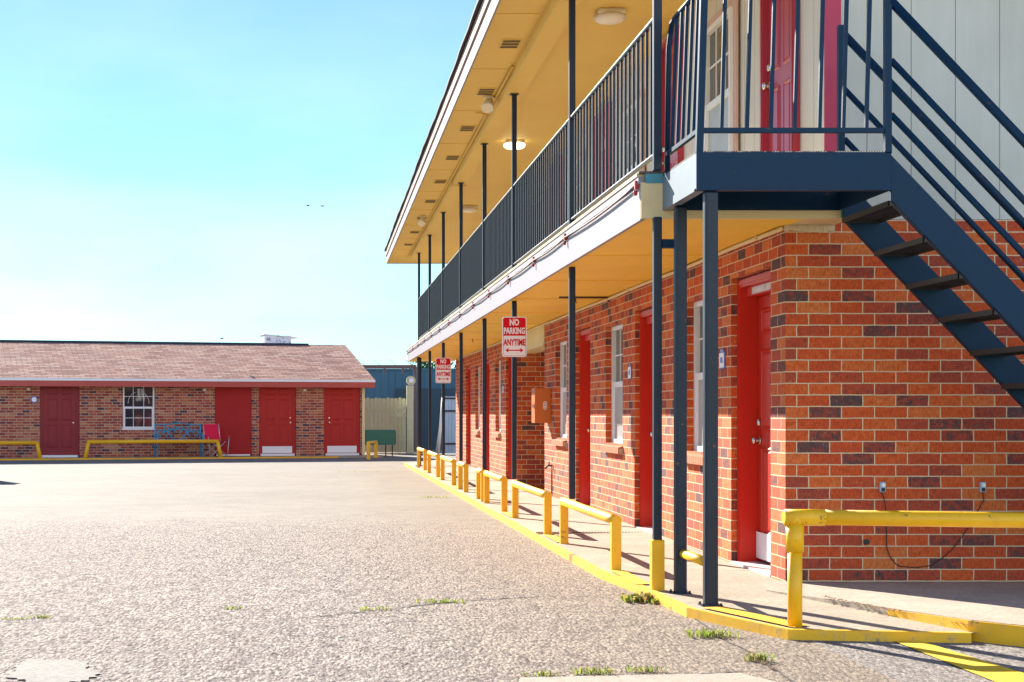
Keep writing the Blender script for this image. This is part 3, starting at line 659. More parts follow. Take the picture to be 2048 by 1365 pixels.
# roof: soffit, beam, fascia, shingles
XE = 1.62; YR0, YR1 = 9.9, 39.9
rs = MB().box(XE+.02, 14, YR0+.02, YR1-.02, SOF, SOF+.03)
for yy in [10.2+2.4*i for i in range(13)]: rs.box(XE+.03, 2.09, yy-.012, yy+.012, SOF-.006, SOF)
mp_(rs, 'roof_soffit', 'soffit')
bmx = MB().box(2.105, 2.315, YR0+.3, 37.6, C+3.686, SOF-.001); bmx.box(2.09, 2.33, YR0+.3, 37.6, SOF-.02, SOF-.002); mp_(bmx, 'roof_beam', 'soffit')
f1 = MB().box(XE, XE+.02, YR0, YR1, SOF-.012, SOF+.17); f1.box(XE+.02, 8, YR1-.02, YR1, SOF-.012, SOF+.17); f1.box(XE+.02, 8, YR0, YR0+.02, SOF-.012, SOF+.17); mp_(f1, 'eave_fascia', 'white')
f2 = MB().box(XE-.022, XE+.02, YR0-.02, YR1+.02, SOF+.172, SOF+.30); mp_(f2, 'eave_board', 'tan_board')
rf = MB(); rt = []
for i in range(61):
    yy = YR0-.05+(YR1-YR0+.1)*i/60; rt.append(.004*sin(i*1.9)+.006*sin(i*.37))
for i in range(60):
    y0 = YR0-.05+(YR1-YR0+.1)*i/60; y1 = YR0-.05+(YR1-YR0+.1)*(i+1)/60; e0 = XE-.06+rt[i]; e1 = XE-.06+rt[i+1]
    rf.quad((e0,y0,SOF+.305),(e1,y1,SOF+.305),(e1,y1,SOF+.335),(e0,y0,SOF+.335)); rf.quad((e0,y0,SOF+.302),(e1,y1,SOF+.302),(8,y1,SOF+2.1),(8,y0,SOF+2.1)); rf.quad((e0,y0,SOF+.335),(e1,y1,SOF+.335),(8,y1,SOF+2.13),(8,y0,SOF+2.13))
rf.quad((8,YR0-.05,SOF+2.13),(8,YR1+.05,SOF+2.13),(14.5,YR1+.05,SOF+.33),(14.5,YR0-.05,SOF+.33)); mp_(rf, 'roof', 'dark_shingle')
for i in range(9):
    yc = 16.2+2.40*i; xv = 1.93
    v = MB(); v.box(xv-.105, xv+.105, yc-.2, yc+.2, SOF-.008, SOF-.001)
    vo_ = mp_(v, 'soffit_vent', 'soffit')
    s = MB()
    for k in (-.125, 0, .125): s.box(xv-.088, xv+.088, yc+k-.04, yc+k+.04, SOF-.012, SOF-.009)
    s.build('vent_slot', 'vent_dark', vo_, off=BASE)
cb = MB(); cb.tube([(2.075, 17.2+i*.5, SOF-.022-.006*sin(i*.9)) for i in range(43)], .014, 6)
cb.tube([(2.075,20.0,SOF-.02),(2.06,19.9,SOF-.03),(1.98,19.85,SOF-.022),(1.93,19.85,SOF-.02)], .012, 6); cb.tube([(2.075,31.2,SOF-.02),(2.0,31.1,SOF-.03),(1.9,31.1,SOF-.03)], .012, 6)
for yy in (25.4,): cb.tube([(2.08,yy,SOF-.02),(2.1,yy,C+3.68),(2.2,yy-.05,C+3.672),(2.32,yy,C+3.68)], .01, 6)
mp_(cb, 'beam_conduit', 'soffit')
far_end = MB().box(XU+.1, 14, YE-.1, YE, S_LOW, SOF); mp_(far_end, 'far_end_siding', 'siding')
cc = MB(); cc.box(XU-.14, XU-.004, 25.55, 27.05, C+2.78, C+3.38); mp_(cc, 'wall_cabinet', 'brown', bevel=.01)

# ceiling lamps, floodlights, plaques, hose tap, wall box
def ceiling_lamp(label, x, y, lit):
    o = thing('ceiling_lamp', label, 'lamp', (x, y, SOF), 0, 'lamps under the balcony roof')
    MB().box(-.13,.13,-.13,.13,-.045,-.001).build('lamp_base', 'lamp_shell', o, bevel=.012)
    mb = MB(); mb.tube([(0,0,-.045),(0,0,-.075),(0,0,-.10),(0,0,-.115)], [.15,.15,.12,.05], 20); mb.build('diffuser', 'lit' if lit else 'unlit', o)
    return o
ceiling_lamp('unlit white ceiling lamp nearest the staircase at the top edge', 2.72, 14.9, False)
ceiling_lamp('glowing white ceiling lamp behind the third balcony post', 2.68, 22.0, True)
ceiling_lamp('small dim ceiling lamp farthest along the balcony roof', 2.70, 28.9, False)
def flood(label, x, y):
    o = thing('floodlight', label, 'lamp', (x, y, SOF), 0, 'floodlights on the eave soffit')
    MB().tube([(0,0,0),(0,0,-.03)], .06, 12).build('lamp_base', 'lamp_shell', o)
    MB().tube([(0,0,-.03),(0,-.02,-.06),(-.03,-.10,-.15),(-.035,-.12,-.17)], [.035,.05,.075,.07], 12).build('lamp_head', 'lamp_shell', o)
flood('cream floodlight beside the second soffit vent from the front', 2.0, 18.9); flood('cream floodlight farther along the eave beside the sixth soffit vent', 1.93, 30.3)
for i, (yy, l) in enumerate(((12.55, 'white number plaque with blue edge beside the door nearest the stairs'), (16.32, 'white number plaque on brick beside the second red door from the stairs'), (20.1, 'small white number plaque beside the third red door from the stairs'), (27.75, 'small pale number plaque beside the first red door past the passage'))):
    o = thing('number_plaque', l, 'plaque', (XW, yy, C+.36), -pi/2, 'number plaques by the motel doors')
    MB().prism([(-.078,0),(.078,0),(.078,.13),(.055,.13),(.04,.155),(-.04,.155),(-.055,.13),(-.078,.13)], -.010, -.001).build('backing', 'plaque_blue', o)
    MB().prism([(-.070,.008),(.070,.008),(.070,.124),(-.070,.124)], -.014, -.010).build('face_panel', 'sign_white', o)
    MB().box(-.03,.035,-.016,-.014,.045,.09).build('dark_mark', 'plaque_blue', o)
tp = thing('hose_tap', 'small dark hose tap on the brick beside the passage', 'tap', (XW, 21.85, .0))
zt = C-.72
tm = MB(); tm.tube([(0,0,zt),(-.06,0,zt),(-.09,0,zt-.02),(-.10,0,zt-.05)], .014, 8); tm.tube([(-.05,0,zt),(-.05,0,zt+.05)], .008, 6); tm.tube([(-.05,-.035,zt+.05),(-.05,.035,zt+.05)], .009, 6); tm.build('spout', 'dark_pipe', tp)
MB().tube([(-.012,.01,zt-.02),(-.012,.012,.10)], .009, 6).build('riser_pipe', 'dark_pipe', tp)
bx = thing('call_box', 'orange metal call box with white emblem at the passage corner', 'box', (XW, 22.15, C-.13))
MB().box(-.23,-.001,-.17,.17,0,.49).build('housing', 'orange_box', bx, bevel=.008)
em = MB(); em.tube([(-.085+.028*cos(a_)*(1 if abs(sin(a_)) > .5 else .8), -.173, .245+.055*sin(a_)) for a_ in [2*pi*k/22 for k in range(22)]], .005, 6, closed=True)
em.ball((-.085,-.173,.262), .013, 8, (1,.2,1)); em.ball((-.085,-.173,.228), .015, 8, (1,.2,1)); em.box(-.088,-.082,-.175,-.171,.20,.29); em.build('emblem', 'sign_white', bx)
pp = MB(); pp.add([(-.235,-.10,.20),(-.275,-.12,.23),(-.24,-.11,.29),(-.231,-.06,.24)], [(0,1,2),(0,2,3)]); pp.build('paper_flap', 'sign_white', bx)

# ------------------------------------------------------------------ posts, railings
XP = 2.21; PY = [10.40,13.95,18.15,21.49,25.13,28.80,32.45,36.07]; HW = .0275
RZ = .455
pl_ = ['thin navy balcony post nearest the staircase with a yellow sleeve at its foot', 'navy balcony post second from the staircase, standing on the nearest low yellow rail', 'navy balcony post carrying the nearer and larger no parking sign', 'navy balcony post fourth from the staircase, next beyond the nearer sign', 'navy balcony post fifth from the staircase, midway between the two signs', 'navy balcony post carrying the farther and smaller no parking sign', 'navy balcony post seventh from the staircase, just beyond the farther sign', 'navy balcony post last and farthest from the staircase']
for i, yy in enumerate(PY):
    z0 = .372 if i == 0 else RZ+.0
    o = thing('balcony_post', pl_[i], 'post', (XP, yy, z0), 0, 'thin navy posts along the motel balcony')
    off = (XP, yy, z0)
    MB().box(XP-HW, XP+HW, yy-HW, yy+HW, z0, S_LOW-.002).build('lower_shaft', 'navy', o, off=off, bevel=.007)
    MB().box(XP-HW, XP+HW, yy-HW, yy+HW, FLOOR+.002, C+3.684).box(XP-.05, XP+.05, yy-.04, yy+.04, C+3.672, C+3.684).build('upper_shaft', 'navy', o, off=off, bevel=.007)
    if i == 0:
        zb = walk_z(XP, yy); MB().box(XP-.042, XP+.042, yy-.042, yy+.042, zb-.01, .38).build('yellow_sleeve', 'yellow', o, off=off, bevel=.008)
rl = ['first bay beside the staircase', 'second bay from the staircase', 'third bay, above the nearer no parking sign', 'fourth bay from the staircase', 'fifth bay from the staircase', 'sixth bay, above the farther no parking sign', 'seventh and farthest bay']
for i in range(7):
    a, b_ = PY[i]+HW+.002, PY[i+1]-HW-.002
    o = thing('balcony_railing', 'dark baluster railing of the balcony, '+rl[i], 'railing', (XP, (a+b_)/2, FLOOR), 0, 'balcony railing bays'); off = (XP, (a+b_)/2, FLOOR)
    MB().box(XP-.02, XP+.02, a, b_, C+2.607, C+2.635).build('top_rail', 'navy', o, off=off, bevel=.011)
    MB().box(XP-.016, XP+.016, a, b_, C+1.706, C+1.730).build('bottom_rail', 'navy', o, off=off, bevel=.009)
    n = round((b_-a)/.15); bm_ = MB().box(-.0085,.0085,-.0085,.0085,C+1.730-FLOOR,C+2.607-FLOOR).mesh('baluster', 'navy')
    for k in range(1, n): link('baluster', bm_, o, (0, a+(b_-a)*k/n-off[1], 0))
c_ = thing('stair_column', 'thick navy column at the far end of the motel walkway', 'column', (2.245, 36.6, 0)); MB().box(-.05,.05,-.05,.05,-.03,S_LOW-.002).build('shaft', 'navy', c_)
MB().box(-.08,.08,-.08,.08,-.03,.01).build('base_plate', 'navy', c_)

# ------------------------------------------------------------------ staircase with landing
YL, YB = 9.50, 10.43; LZ = C+1.577; X0, X1 = 2.256, 3.432
st = thing('staircase', 'navy steel staircase with landing and slanting handrails by the end wall', 'staircase', (X0, YL, LZ)); so_ = (X0, YL, LZ)
def sp(mb, name, mat='navy_steel', **kw): return mb.build(name, mat, st, off=so_, **kw)
lf = MB(); lf.box(X0, X1, YL, YL+.012, LZ-.228, LZ+.002); lf.box(X0, X1, YL+.012, YL+.06, LZ-.228, LZ-.216); sp(lf, 'landing_front')
ls = MB(); ls.box(X0, X0+.012, YL+.012, YB+.02, LZ-.228, LZ-.004); ls.box(X0+.012, X0+.06, YL+.06, YB+.02, LZ-.228, LZ-.216); sp(ls, 'landing_side', 'glint_blue')
lr = MB(); lr.box(X1-.012, X1, YL+.012, YB+.02, LZ-.228, LZ-.1); lr.box(X0+.012, X1, YB+.008, YB+.02, LZ-.228, LZ-.004); sp(lr, 'landing_frame')
ld = MB(); ld.box(X0+.013, X1-.001, YL+.013, YB+.007, LZ-.03, LZ-.006)
n = 74
for k in range(n):
    x = X0+.006+(X1-X0-.012)*k/(n-1); ld.box(x-.0035, x+.0035, YL+.002, YB+.01, LZ-.004, LZ+.009)
for k in range(58):
    y = YL+.006+(YB-YL)*k/57; ld.box(X0+.002, X0+.03, y-.003, y+.003, LZ-.004, LZ+.006)
sp(ld, 'landing_deck', 'grating')
BS = -1.04
def zbot(x): return C+1.29+BS*(x-3.43)
XEnd = 3.43+(C+1.29-.03)/1.04
for yy in (YL, YB-.06):
    s = MB(); s.prism([(X1+.001, zbot(X1)), (XEnd, zbot(XEnd)), (XEnd+.1, zbot(XEnd)), (XEnd+.1, zbot(XEnd+.1)+.26), (X1+.001, min(zbot(X1)+.27, LZ-.004))], yy, yy+.012)
    d = Vector((1, 0, BS)); s.bar((X1+.03, yy+.03, zbot(X1+.03)+.006), (XEnd, yy+.03, zbot(XEnd)+.006), .05, .01, (0,0,1)); s.bar((X1+.03, yy+.03, zbot(X1+.03)+.25), (XEnd, yy+.03, zbot(XEnd)+.25), .05, .01, (0,0,1))
    sp(s, 'stringer')
for k in range(11):
    z = C+1.285-.2185*k; x = 3.42+.21*k
    if z < .12: break
    tr = MB(); y0, y1 = YL+.015, YB-.062
    tr.box(x, x+.006, y0, y1, z-.03, z+.004); tr.box(x+.244, x+.25, y0, y1, z-.03, z+.004); tr.box(x, x+.25, y0, y0+.006, z-.03, z); tr.box(x, x+.25, y1-.006, y1, z-.03, z)
    for j in range(40):
        u = y0+(y1-y0)*j/40; w2 = (y1-y0)/40
        tr.bar((x+.006, u, z-.004), (x+.125, u+w2*1.5, z-.004), .004, .009); tr.bar((x+.125, u+w2*1.5, z-.004), (x+.244, u, z-.004), .004, .009)
    for j in range(1, 7): xx = x+.25*j/7; tr.box(xx-.0025, xx+.0025, y0, y1, z-.012, z-.002)
    sp(tr, 'tread', 'grating')
# columns under the landing
CXa = 2.285
for yy, xa, xb in ((YL+.012, 2.311, 2.393), (10.19, 2.285, 2.361)):
    k = MB(); zb = walk_z(2.3, yy)
    k.box(xa, xb, yy, yy+.073, zb-.03, LZ-.229); c__ = sp(k, 'column', 'navy', bevel=.014)
    k = MB().box(xa-.022, xb+.022, yy-.022, yy+.095, zb-.02, zb+.008)
    for bx_ in (xa-.012, xb+.012):
        for by_ in (yy-.012, yy+.085): k.tube([(bx_, by_, zb+.008),(bx_, by_, zb+.02)], .007, 6)
    k.build('base_plate', 'navy', c__, off=so_)
k = MB().box(XP+HW+.001, CXa+.04, 10.37, 10.43, C+1.093, C+1.150); sp(k, 'bracket', 'navy_steel')
k = MB().tube([(2.338, 10.24, C-.905),(2.338, 9.62, C-.905)], .030, 12); sp(k, 'guard_pipe', 'yellow')
# rails: landing front and side, stair rails front and back
tilt = .03
def tl(z): return (z-LZ)*tilt
rl_ = MB(); zt_ = LZ+1.03
rl_.bar((X0+.02,YL+.02,LZ),(X0+.02+tl(zt_),YL+.02,zt_), .042, .042); sp(rl_, 'landing_post', 'navy_steel')
rl_ = MB(); rl_.box(X1-.037, X1+.003, YL, YL+.04, LZ-.004, zt_+.1); sp(rl_, 'landing_post', 'navy_steel')
rl_ = MB(); rl_.box(X1-.040, X1+.002, YB-.08, YB-.04, LZ, C+2.557); sp(rl_, 'landing_post', 'navy_steel')
rl_ = MB(); rl_.bar((X0+.04,YL+.02,LZ+.135),(X1-.04,YL+.02,LZ+.135), .03, .03); sp(rl_, 'bottom_rail', 'navy_steel')
rl_ = MB(); rl_.bar((X0+.03+tl(zt_),YL+.02,zt_-.015),(X1-.04,YL+.02,zt_-.015), .04, .03); sp(rl_, 'top_rail', 'navy_steel')
for px in (1444.6,1495.7,1543.5,1591,1640.8,1688.6,1734.8):
    xb = (px-645)*YL/F; b_ = MB().bar((xb,YL+.02,LZ+.15),(xb+.026*.9,YL+.02,zt_-.03), .021, .021); sp(b_, 'baluster', 'navy_steel')
rl_ = MB(); rl_.tube([(X0+.02+tl(zt_),YL+.05,zt_-.015),(X0+.02+tl(zt_),YB-.16,zt_-.015),(X0+.018+.025,YB-.07,zt_-.04),(X0+.04,YB-.035,zt_-.11),(X0+.03,YB-.03,zt_-.2),(X0+.02,YB-.03,LZ)], .018, 8); sp(rl_, 'side_rail', 'navy_steel')
rl_ = MB(); rl_.bar((X0+.02,YL+.045,LZ+.135),(X0+.02,YB-.05,LZ+.135), .026, .026); sp(rl_, 'bottom_rail', 'navy_steel')
for k in range(1, 6):
    yy = YL+.02+(YB-YL-.05)*k/6; b_ = MB().bar((X0+.02,yy,LZ+.15),(X0+.02+tl(zt_),yy,zt_-.03), .02, .02); sp(b_, 'baluster', 'navy_steel')
for yy in (YL+.02, YB-.06):
    for z0, r in ((2.475,.028),(2.118,.020),(1.79,.020)):
        p0 = (X1+.003, yy, C+z0+.02); p1 = (5.6, yy, C+z0+.02+BS*1.012*(5.6-X1)); sp(MB().tube([p0, p1], r, 10), 'handrail', 'navy_steel')
    sp(MB().box(5.58, 5.62, yy-.02, yy+.02, C+1.5+BS*2.17, C+2.5+BS*2.17), 'landing_post', 'navy_steel')

# ------------------------------------------------------------------ yellow bollard frames
XB = 2.185; fr = [(11.70,14.29),(15.25,17.9),(18.9,21.0),(21.35,22.05),(23.95,25.0),(26.15,28.7),(29.75,32.3),(33.5,35.8)]
fl_ = ['nearest of the row along the walkway', 'second nearest, under the larger no parking sign', 'third nearest along the walkway', 'very short fourth one tucked behind the third', 'short fifth one before the smaller sign', 'sixth one, under the smaller no parking sign', 'seventh one along the walkway', 'farthest of the row along the walkway']
def guard(o, a, b_, off, zt, hw=.036):
    """posts at a (near) and b (far) on the line x=0 of the thing; local coordinates"""
    for yy in (a, b_):
        MB().box(-hw, hw, yy-hw, yy+hw, -.02, zt).build('post', 'yellow', o, bevel=.006)
    MB().tube([(0, a-hw-.003, zt), (0, a+.3, zt), (0, (a+b_)/2, zt-.003), (0, b_+hw+.003, zt)], .039, 16).build('rail', 'yellow', o)
for i, (a, b_) in enumerate(fr):
    mid = (a+b_)/2; zb = walk_z(XB, mid)
    o = thing('bollard_frame', 'low yellow pipe guard frame, '+fl_[i], 'bollard', (XB, mid, zb), 0, 'yellow guard frames along the walkway')
    guard(o, a+.036-mid, b_-.036-mid, None, RZ-.039-zb)
# kerb paint pads on the walkway between frames
kp = MB(); ed = [10.6]+[v for p_ in fr for v in p_]
for a, b_ in zip([10.7, 14.32, 17.93, 25.03, 28.73, 32.33], [11.66, 15.22, 18.87, 26.12, 29.72, 33.47]):
    kp.quad(*[(x_, y_, walk_z(x_, y_)+.009) for x_, y_ in ((2.13,a),(2.235,a),(2.235,b_),(2.13,b_))])
kp.quad(*[(x_, y_, walk_z(x_, y_)+.009) for x_, y_ in ((2.26,9.40),(2.40,9.43),(2.66,8.62),(2.55,8.51))])
struct('kerb_paint', kp, 'kerb')
fb = thing('corner_guard_rail', 'large yellow pipe guard rail at the corner before the end wall', 'bollard', (2.575, 8.585, .048))
for nm, xx in (('post', 0), ('post', 2.9)):
    m_ = MB(); m_.tube([(xx,0,-.02),(xx,0,.43)], .0395, 20); m_.build(nm, 'yellow', fb)
    m_ = MB(); m_.tube([(xx,0,.41),(xx,0,.56)], .048, 20); m_.build('collar', 'yellow', fb, )
m_ = MB(); m_.tube([(-.055,0,.597),(.16,0,.596)], .0455, 20); m_.tube([(-.062,0,.597),(-.055,0,.597)], [.034,.0455], 20); m_.ball((0,0,.585), .048, 16); m_.build('elbow', 'yellow', fb)
m_ = MB(); m_.tube([(.15,0,.597),(1.2,0,.582),(2.9,0,.560)], .0425, 20); m_.build('rail', 'yellow', fb)

# ------------------------------------------------------------------ no parking signs
def rrect(w_, h, r, n=6):
    out = []
    for cx, cz, a0 in ((w_/2-r, h/2-r, 0), (-w_/2+r, h/2-r, pi/2), (-w_/2+r, -h/2+r, pi), (w_/2-r, -h/2+r, 3*pi/2)):
        for k in range(n+1): a_ = a0+pi/2*k/n; out.append((cx+r*cos(a_), cz+r*sin(a_)))
    return out
def np_sign(label, yy, zc, w_=.282, h=.462):
    o = thing('no_parking_sign', label, 'sign', (XP-.004, yy-HW-.012, zc), 0, 'no parking signs on the balcony posts')
    MB().prism(rrect(w_, h, .03), 0, .003).build('sign_plate', 'sign_white', o)
    top = [p_ for p_ in rrect(w_-.026, h-.026, .022) if p_[1] > .02]
    top = [(w_/2-.013, .012)]+top+[(-w_/2+.013, .012)]
    MB().prism(top, -.0015, 0).build('red_field', 'sign_red', o)
    text_mb('NO', .098, 0, .133, -.003, .70, .004).build('lettering', 'sign_white', o)
    text_mb('PARKING', .098, 0, .036, -.003, .60, .0035).build('lettering', 'sign_white', o)
    text_mb('ANYTIME', .100, 0, -.098, -.003, .595, .0035).build('lettering', 'sign_red', o)
    ar = MB(); zc2 = -.155; ar.prism([(-.105,zc2),(-.068,zc2+.026),(-.068,zc2+.007),(.068,zc2+.007),(.068,zc2+.026),(.105,zc2),(.068,zc2-.026),(.068,zc2-.007),(-.068,zc2-.007),(-.068,zc2-.026)], -.002, 0); ar.build('arrow', 'sign_red', o)
    bo = [p_ for p_ in rrect(w_-.026, h-.026, .022)]
    MB().tube([(x_, -.001, z_) for x_, z_ in bo], .0022, 4, closed=True).build('border_line', 'sign_red', o)
    MB().tube([(0,.001,.205),(0,-.004,.205)], .006, 8).tube([(0,.001,-.205),(0,-.004,-.205)], .006, 8).box(-.02,.02,.003,.012,-.21,.21).build('bolt', 'steel', o)
np_sign('red and white no parking sign on the nearer post, the larger in view', PY[2], C+.885)
np_sign('red and white no parking sign on the farther post, the smaller in view', PY[5], C+.79)

# ------------------------------------------------------------------ end wall fittings, drain
for i, (px, l) in enumerate(((1763,'small blue grey wall outlet on brick above the left end of the cable'),(1963,'small blue grey wall outlet on brick above the right end of the cable'))):
    x_ = (px-645)/290; o = thing('wall_outlet', l, 'outlet', (x_, YC, C-.54), 0, 'outlets low on the end wall')
    MB().box(-.02,.02,-.03,-.001,0,.07).build('box', 'pale_blue', o, bevel=.006); MB().box(-.012,.012,-.034,-.03,.006,.03).build('socket', 'black', o); MB().tube([(0,-.03,.05),(0,-.04,.05)], .014, 10).build('cap', 'sign_white', o)
def wp(px, py): return ((px-645)/290, YC-.012, C-(py-828)/290)
ca = MB().tube([wp(*q) for q in ((1762,985),(1766,995),(1770,1015),(1771,1050),(1772,1095),(1778,1112),(1790,1128),(1800,1133),(1830,1135),(1862,1131),(1885,1115),(1905,1097),(1925,1070),(1945,1040),(1958,1015),(1966,1000),(1964,985))], .0032, 6)
tag(ca.build('cable', 'black', None), 'thin black cable looping between two outlets on the end wall', 'cable')
ho = thing('pipe_stub', 'round black pipe hole in the end wall beside the yellow post', 'pipe', wp(1731,1084)); MB().tube([(0,.0,0),(0,-.012,0)], .02, 14).build('rim', 'black', ho); MB().tube([(0,-.012,0),(0,-.0125,0)], .014, 12).build('bore', 'black', ho)
dg_ = thing('drain_grate', 'narrow dark slotted drain grate across the walkway', 'drain', (2.6, 15.45, walk_z(2.6,15.45)))
db = MB()
for k in range(34):
    x_ = -.47+.03*k; db.bar((x_, -.055, .005+.0*k), (x_+.012, .055, .005), .013, .006)
db.build('slot_bar', 'crack', dg_)
MB().box(-.5,.56,-.068,-.06,-.01,.004).box(-.5,.56,.06,.068,-.01,.004).build('edge_rail', 'walk', dg_)

# ------------------------------------------------------------------ far brick building (local X along its wall, -Y towards the lot)
P1 = Vector((-7.63, 45.3)); ANG = math.atan2(2.2, 8.16); U = Vector((cos(ANG), sin(ANG)))
def tx(px):
    k = (px-645)/F; return (k*P1.y-P1.x)/(U.x-k*U.y)
GZ = -.045           # level of its walk
fbld = thing('brick_bungalow', 'low brick building with red doors and pinkish shingle roof across the lot', 'building', (P1.x, P1.y, GZ), ANG)
def fp(mb, name, mat, parent=None, **kw): return mb.build(name, mat, parent or fbld, **kw)
def hz(py, d=45.8): return C-GZ-(py-828)*d/F      # height above its walk of a photo row at depth d
TR = tx(724); T0 = tx(-160)
wl = MB(); Hh = hz(764)+.05
fops = [(tx(80), tx(159), 0, hz(765)), (tx(246), tx(309), hz(857), hz(771)), (tx(430), tx(503), 0, hz(765)), (tx(518), tx(592), 0, hz(765)), (tx(648), tx(721), 0, hz(765))]
x = T0
for a, b_, z0, z1 in fops:
    wl.box(x, a, 0, .12, -.15, Hh+.1); wl.box(a, b_, 0, .12, z1, Hh+.1)
    if z0 > 0: wl.box(a, b_, 0, .12, -.15, z0)
    x = b_
DEP = 5.7
wl.box(x, TR, 0, .12, -.15, Hh+.1)
wl.box(TR-.12, TR, .12, DEP, -.15, Hh+.1); wl.box(T0, TR-.12, DEP-.12, DEP, -.15, Hh+.1); wl.box(T0, T0+.12, .12, DEP-.12, -.15, Hh+.1)
RI = hz(688.5, 49.8); EO = .38; EZ = hz(757, 45.4); hh = DEP/2
wl.prism([(0.01,Hh+.1),(DEP-.01,Hh+.1),(hh,RI-.16)], TR-.11, TR-.01, 'x'); fp(wl, 'brick_wall', 'far_brick')
fp(MB().box(T0+.14, TR-.14, .35, DEP-.2, -.1, Hh), 'inner_wall', 'dark_blue')
TE = tx(741)+.02
ro = MB(); T0r = T0-.4
ro.quad((T0r,-EO,EZ),(TE,-EO,EZ),(TE,hh,RI),(T0r,hh,RI)); ro.quad((T0r,DEP+EO,EZ),(TE,DEP+EO,EZ),(TE,hh,RI),(T0r,hh,RI))
ro.quad((T0r,-EO,EZ-.03),(TE,-EO,EZ-.03),(TE,hh,RI-.03),(T0r,hh,RI-.03)); ro.quad((TE,-EO,EZ-.03),(TE,-EO,EZ),(TE,hh,RI),(TE,hh,RI-.03))
rfo = fp(ro, 'roof', 'shingle')
fp(MB().prism([(hh-.14,RI-.045),(hh,RI+.035),(hh+.14,RI-.045)], T0r, tx(664), 'x'), 'ridge_cap', 'dark_shingle', rfo)
fp(MB().box(T0r, TE+.01, -EO-.02, -EO+.0, EZ-.075, EZ-.005), 'drip_edge', 'sign_white', rfo)
fp(MB().box(T0r, TE, -EO-.004, -EO+.02, EZ-.24, EZ-.078).box(TE-.025, TE-.001, -EO+.021, DEP+EO, EZ-.24, EZ-.06), 'fascia_board', 'red_fascia', rfo)
fp(MB().box(T0r, TE-.03, -EO+.021, -.001, Hh+.02, Hh+.04), 'eave_soffit', 'pink_trim')
fp(MB().box(TR+.001, TR+.085, -.02, .10, 0, Hh+.02), 'corner_trim', 'cream')
for (a, b_, z0, z1), kind in zip(fops, ('l', 'w', 'b', 'r1', 'r2')):
    c0 = (a+b_)/2; w_ = b_-a
    if kind == 'w':
        wi = make_window(fbld, (c0, 0, z0), 0, w_, z1-z0, .02, sill=None, muntin='both', lower='glass', mid=.48)
        cu = MB()
        for s_ in (-1, 1):
            cu.tube([(s_*(.05+.26*abs(cos(k*.35))), .058, .72+.33*sin(k*.35)) for k in range(9)], .008, 6)
        link('curl_reflection', cu.mesh('curl_reflection', 'white_frame'), wi, (0,-.02,.0))  # pale curls modelled as the ironwork reflected in the glass
        link('window_head', MB().box(-w_/2-.02, w_/2+.02, -.012, .02, z1-z0+.002, z1-z0+.06).mesh('window_head', 'pink_trim'), wi)
        link('window_sill', MB().box(-w_/2-.03, w_/2+.03, -.03, .06, -.05, -.002).mesh('window_sill', 'white_frame'), wi)
    elif kind == 'b':
        bo = fp(MB().box(a+.01, b_-.01, .01, .05, .06, z1-.01), 'blank_door', 'maroon_flat'); part_label(bo, 'plain maroon boarded door without handle')
        fp(MB().box(a+.04, b_-.04, -.02, .008, .01, .055), 'threshold', 'white_plate', bo)
    else:
        mat = 'maroon_door' if kind == 'l' else 'red_door2' 
        make_door(fbld, (c0, .05, .07), 0, w_-.20, z1-.14, mat, 'maroon_door', depth=.06, fw=.095, knob=1 if kind != 'r2' else -1, kick=(kind != 'l'), dead=(kind != 'l'), mould=.05, frame_top=.065) if False else None
M['red_door2'] = paint('dull_red_door_paint', (.44,.032,.028), .5, .14, 3, bmp=.05, spec=.15)
for (a, b_, z0, z1), kind in zip(fops, ('l', 'w', 'b', 'r1', 'r2')):
    if kind in 'wb': continue
    c0 = (a+b_)/2; w_ = b_-a; mat = 'maroon_door' if kind == 'l' else 'red_door2'
    d = make_door(fbld, (c0, .05, .07), 0, w_-.20, z1-.14, mat, mat, depth=.06, fw=.09, knob=-1 if kind == 'r2' else 1, kick=(kind != 'l'), dead=(kind != 'l'), mould=.0, frame_top=.068)
    link('threshold', MB().box(-w_/2+.05, w_/2-.05, -.08, .04, -.07, -.005).mesh('threshold', 'white_plate'), d)
# walk, kerb
fw_ = MB().box(T0, TR+.3, -1.15, -.0, -.2, 0)
struct('bungalow_walk', fw_, 'walk'); o = COL.objects['bungalow_walk']; o.location = (P1.x, P1.y, GZ); o.rotation_euler = (0,0,ANG)
fk = MB().box(T0, tx(655), -1.21, -1.152, -.2, .006); struct('bungalow_kerb', fk, 'kerb'); o = COL.objects['bungalow_kerb']; o.location = (P1.x, P1.y, GZ); o.rotation_euler = (0,0,ANG)
def far_at(tx_, dy, z=0): q = P1 + U*tx_ + Vector((-U.y, U.x))*dy; return (q.x, q.y, GZ+z)
def on_wall(px): return tx(px)
# lamps and a dial on its wall
for px, l, s_ in ((57,'small white wall light left of the maroon six panel door',1),(409,'small white wall light left of the blank maroon door',1),(609,'small white wall light between the two right hand red doors',1)):
    q = far_at(tx(px), -.001, hz(782)); o = thing('wall_light', l, 'lamp', q, ANG, 'small lights on the far brick wall'); MB().box(-.045,.045,-.03,0,0,.075).build('lamp_base', 'lamp_shell', o, bevel=.01); MB().tube([(0,-.03,.035),(0,-.06,.035)], .03, 10).build('diffuser', 'unlit', o)
q = far_at(tx(68), -.001, hz(800)); o = thing('wall_dial', 'round blue and white dial on brick left of the six panel door', 'meter', q, ANG)
MB().tube([(0,0,0),(0,-.05,0)], .10, 18).build('rim', 'plaque_blue', o); MB().tube([(0,-.05,0),(0,-.06,0)], .07, 18).build('face', 'sign_white', o)
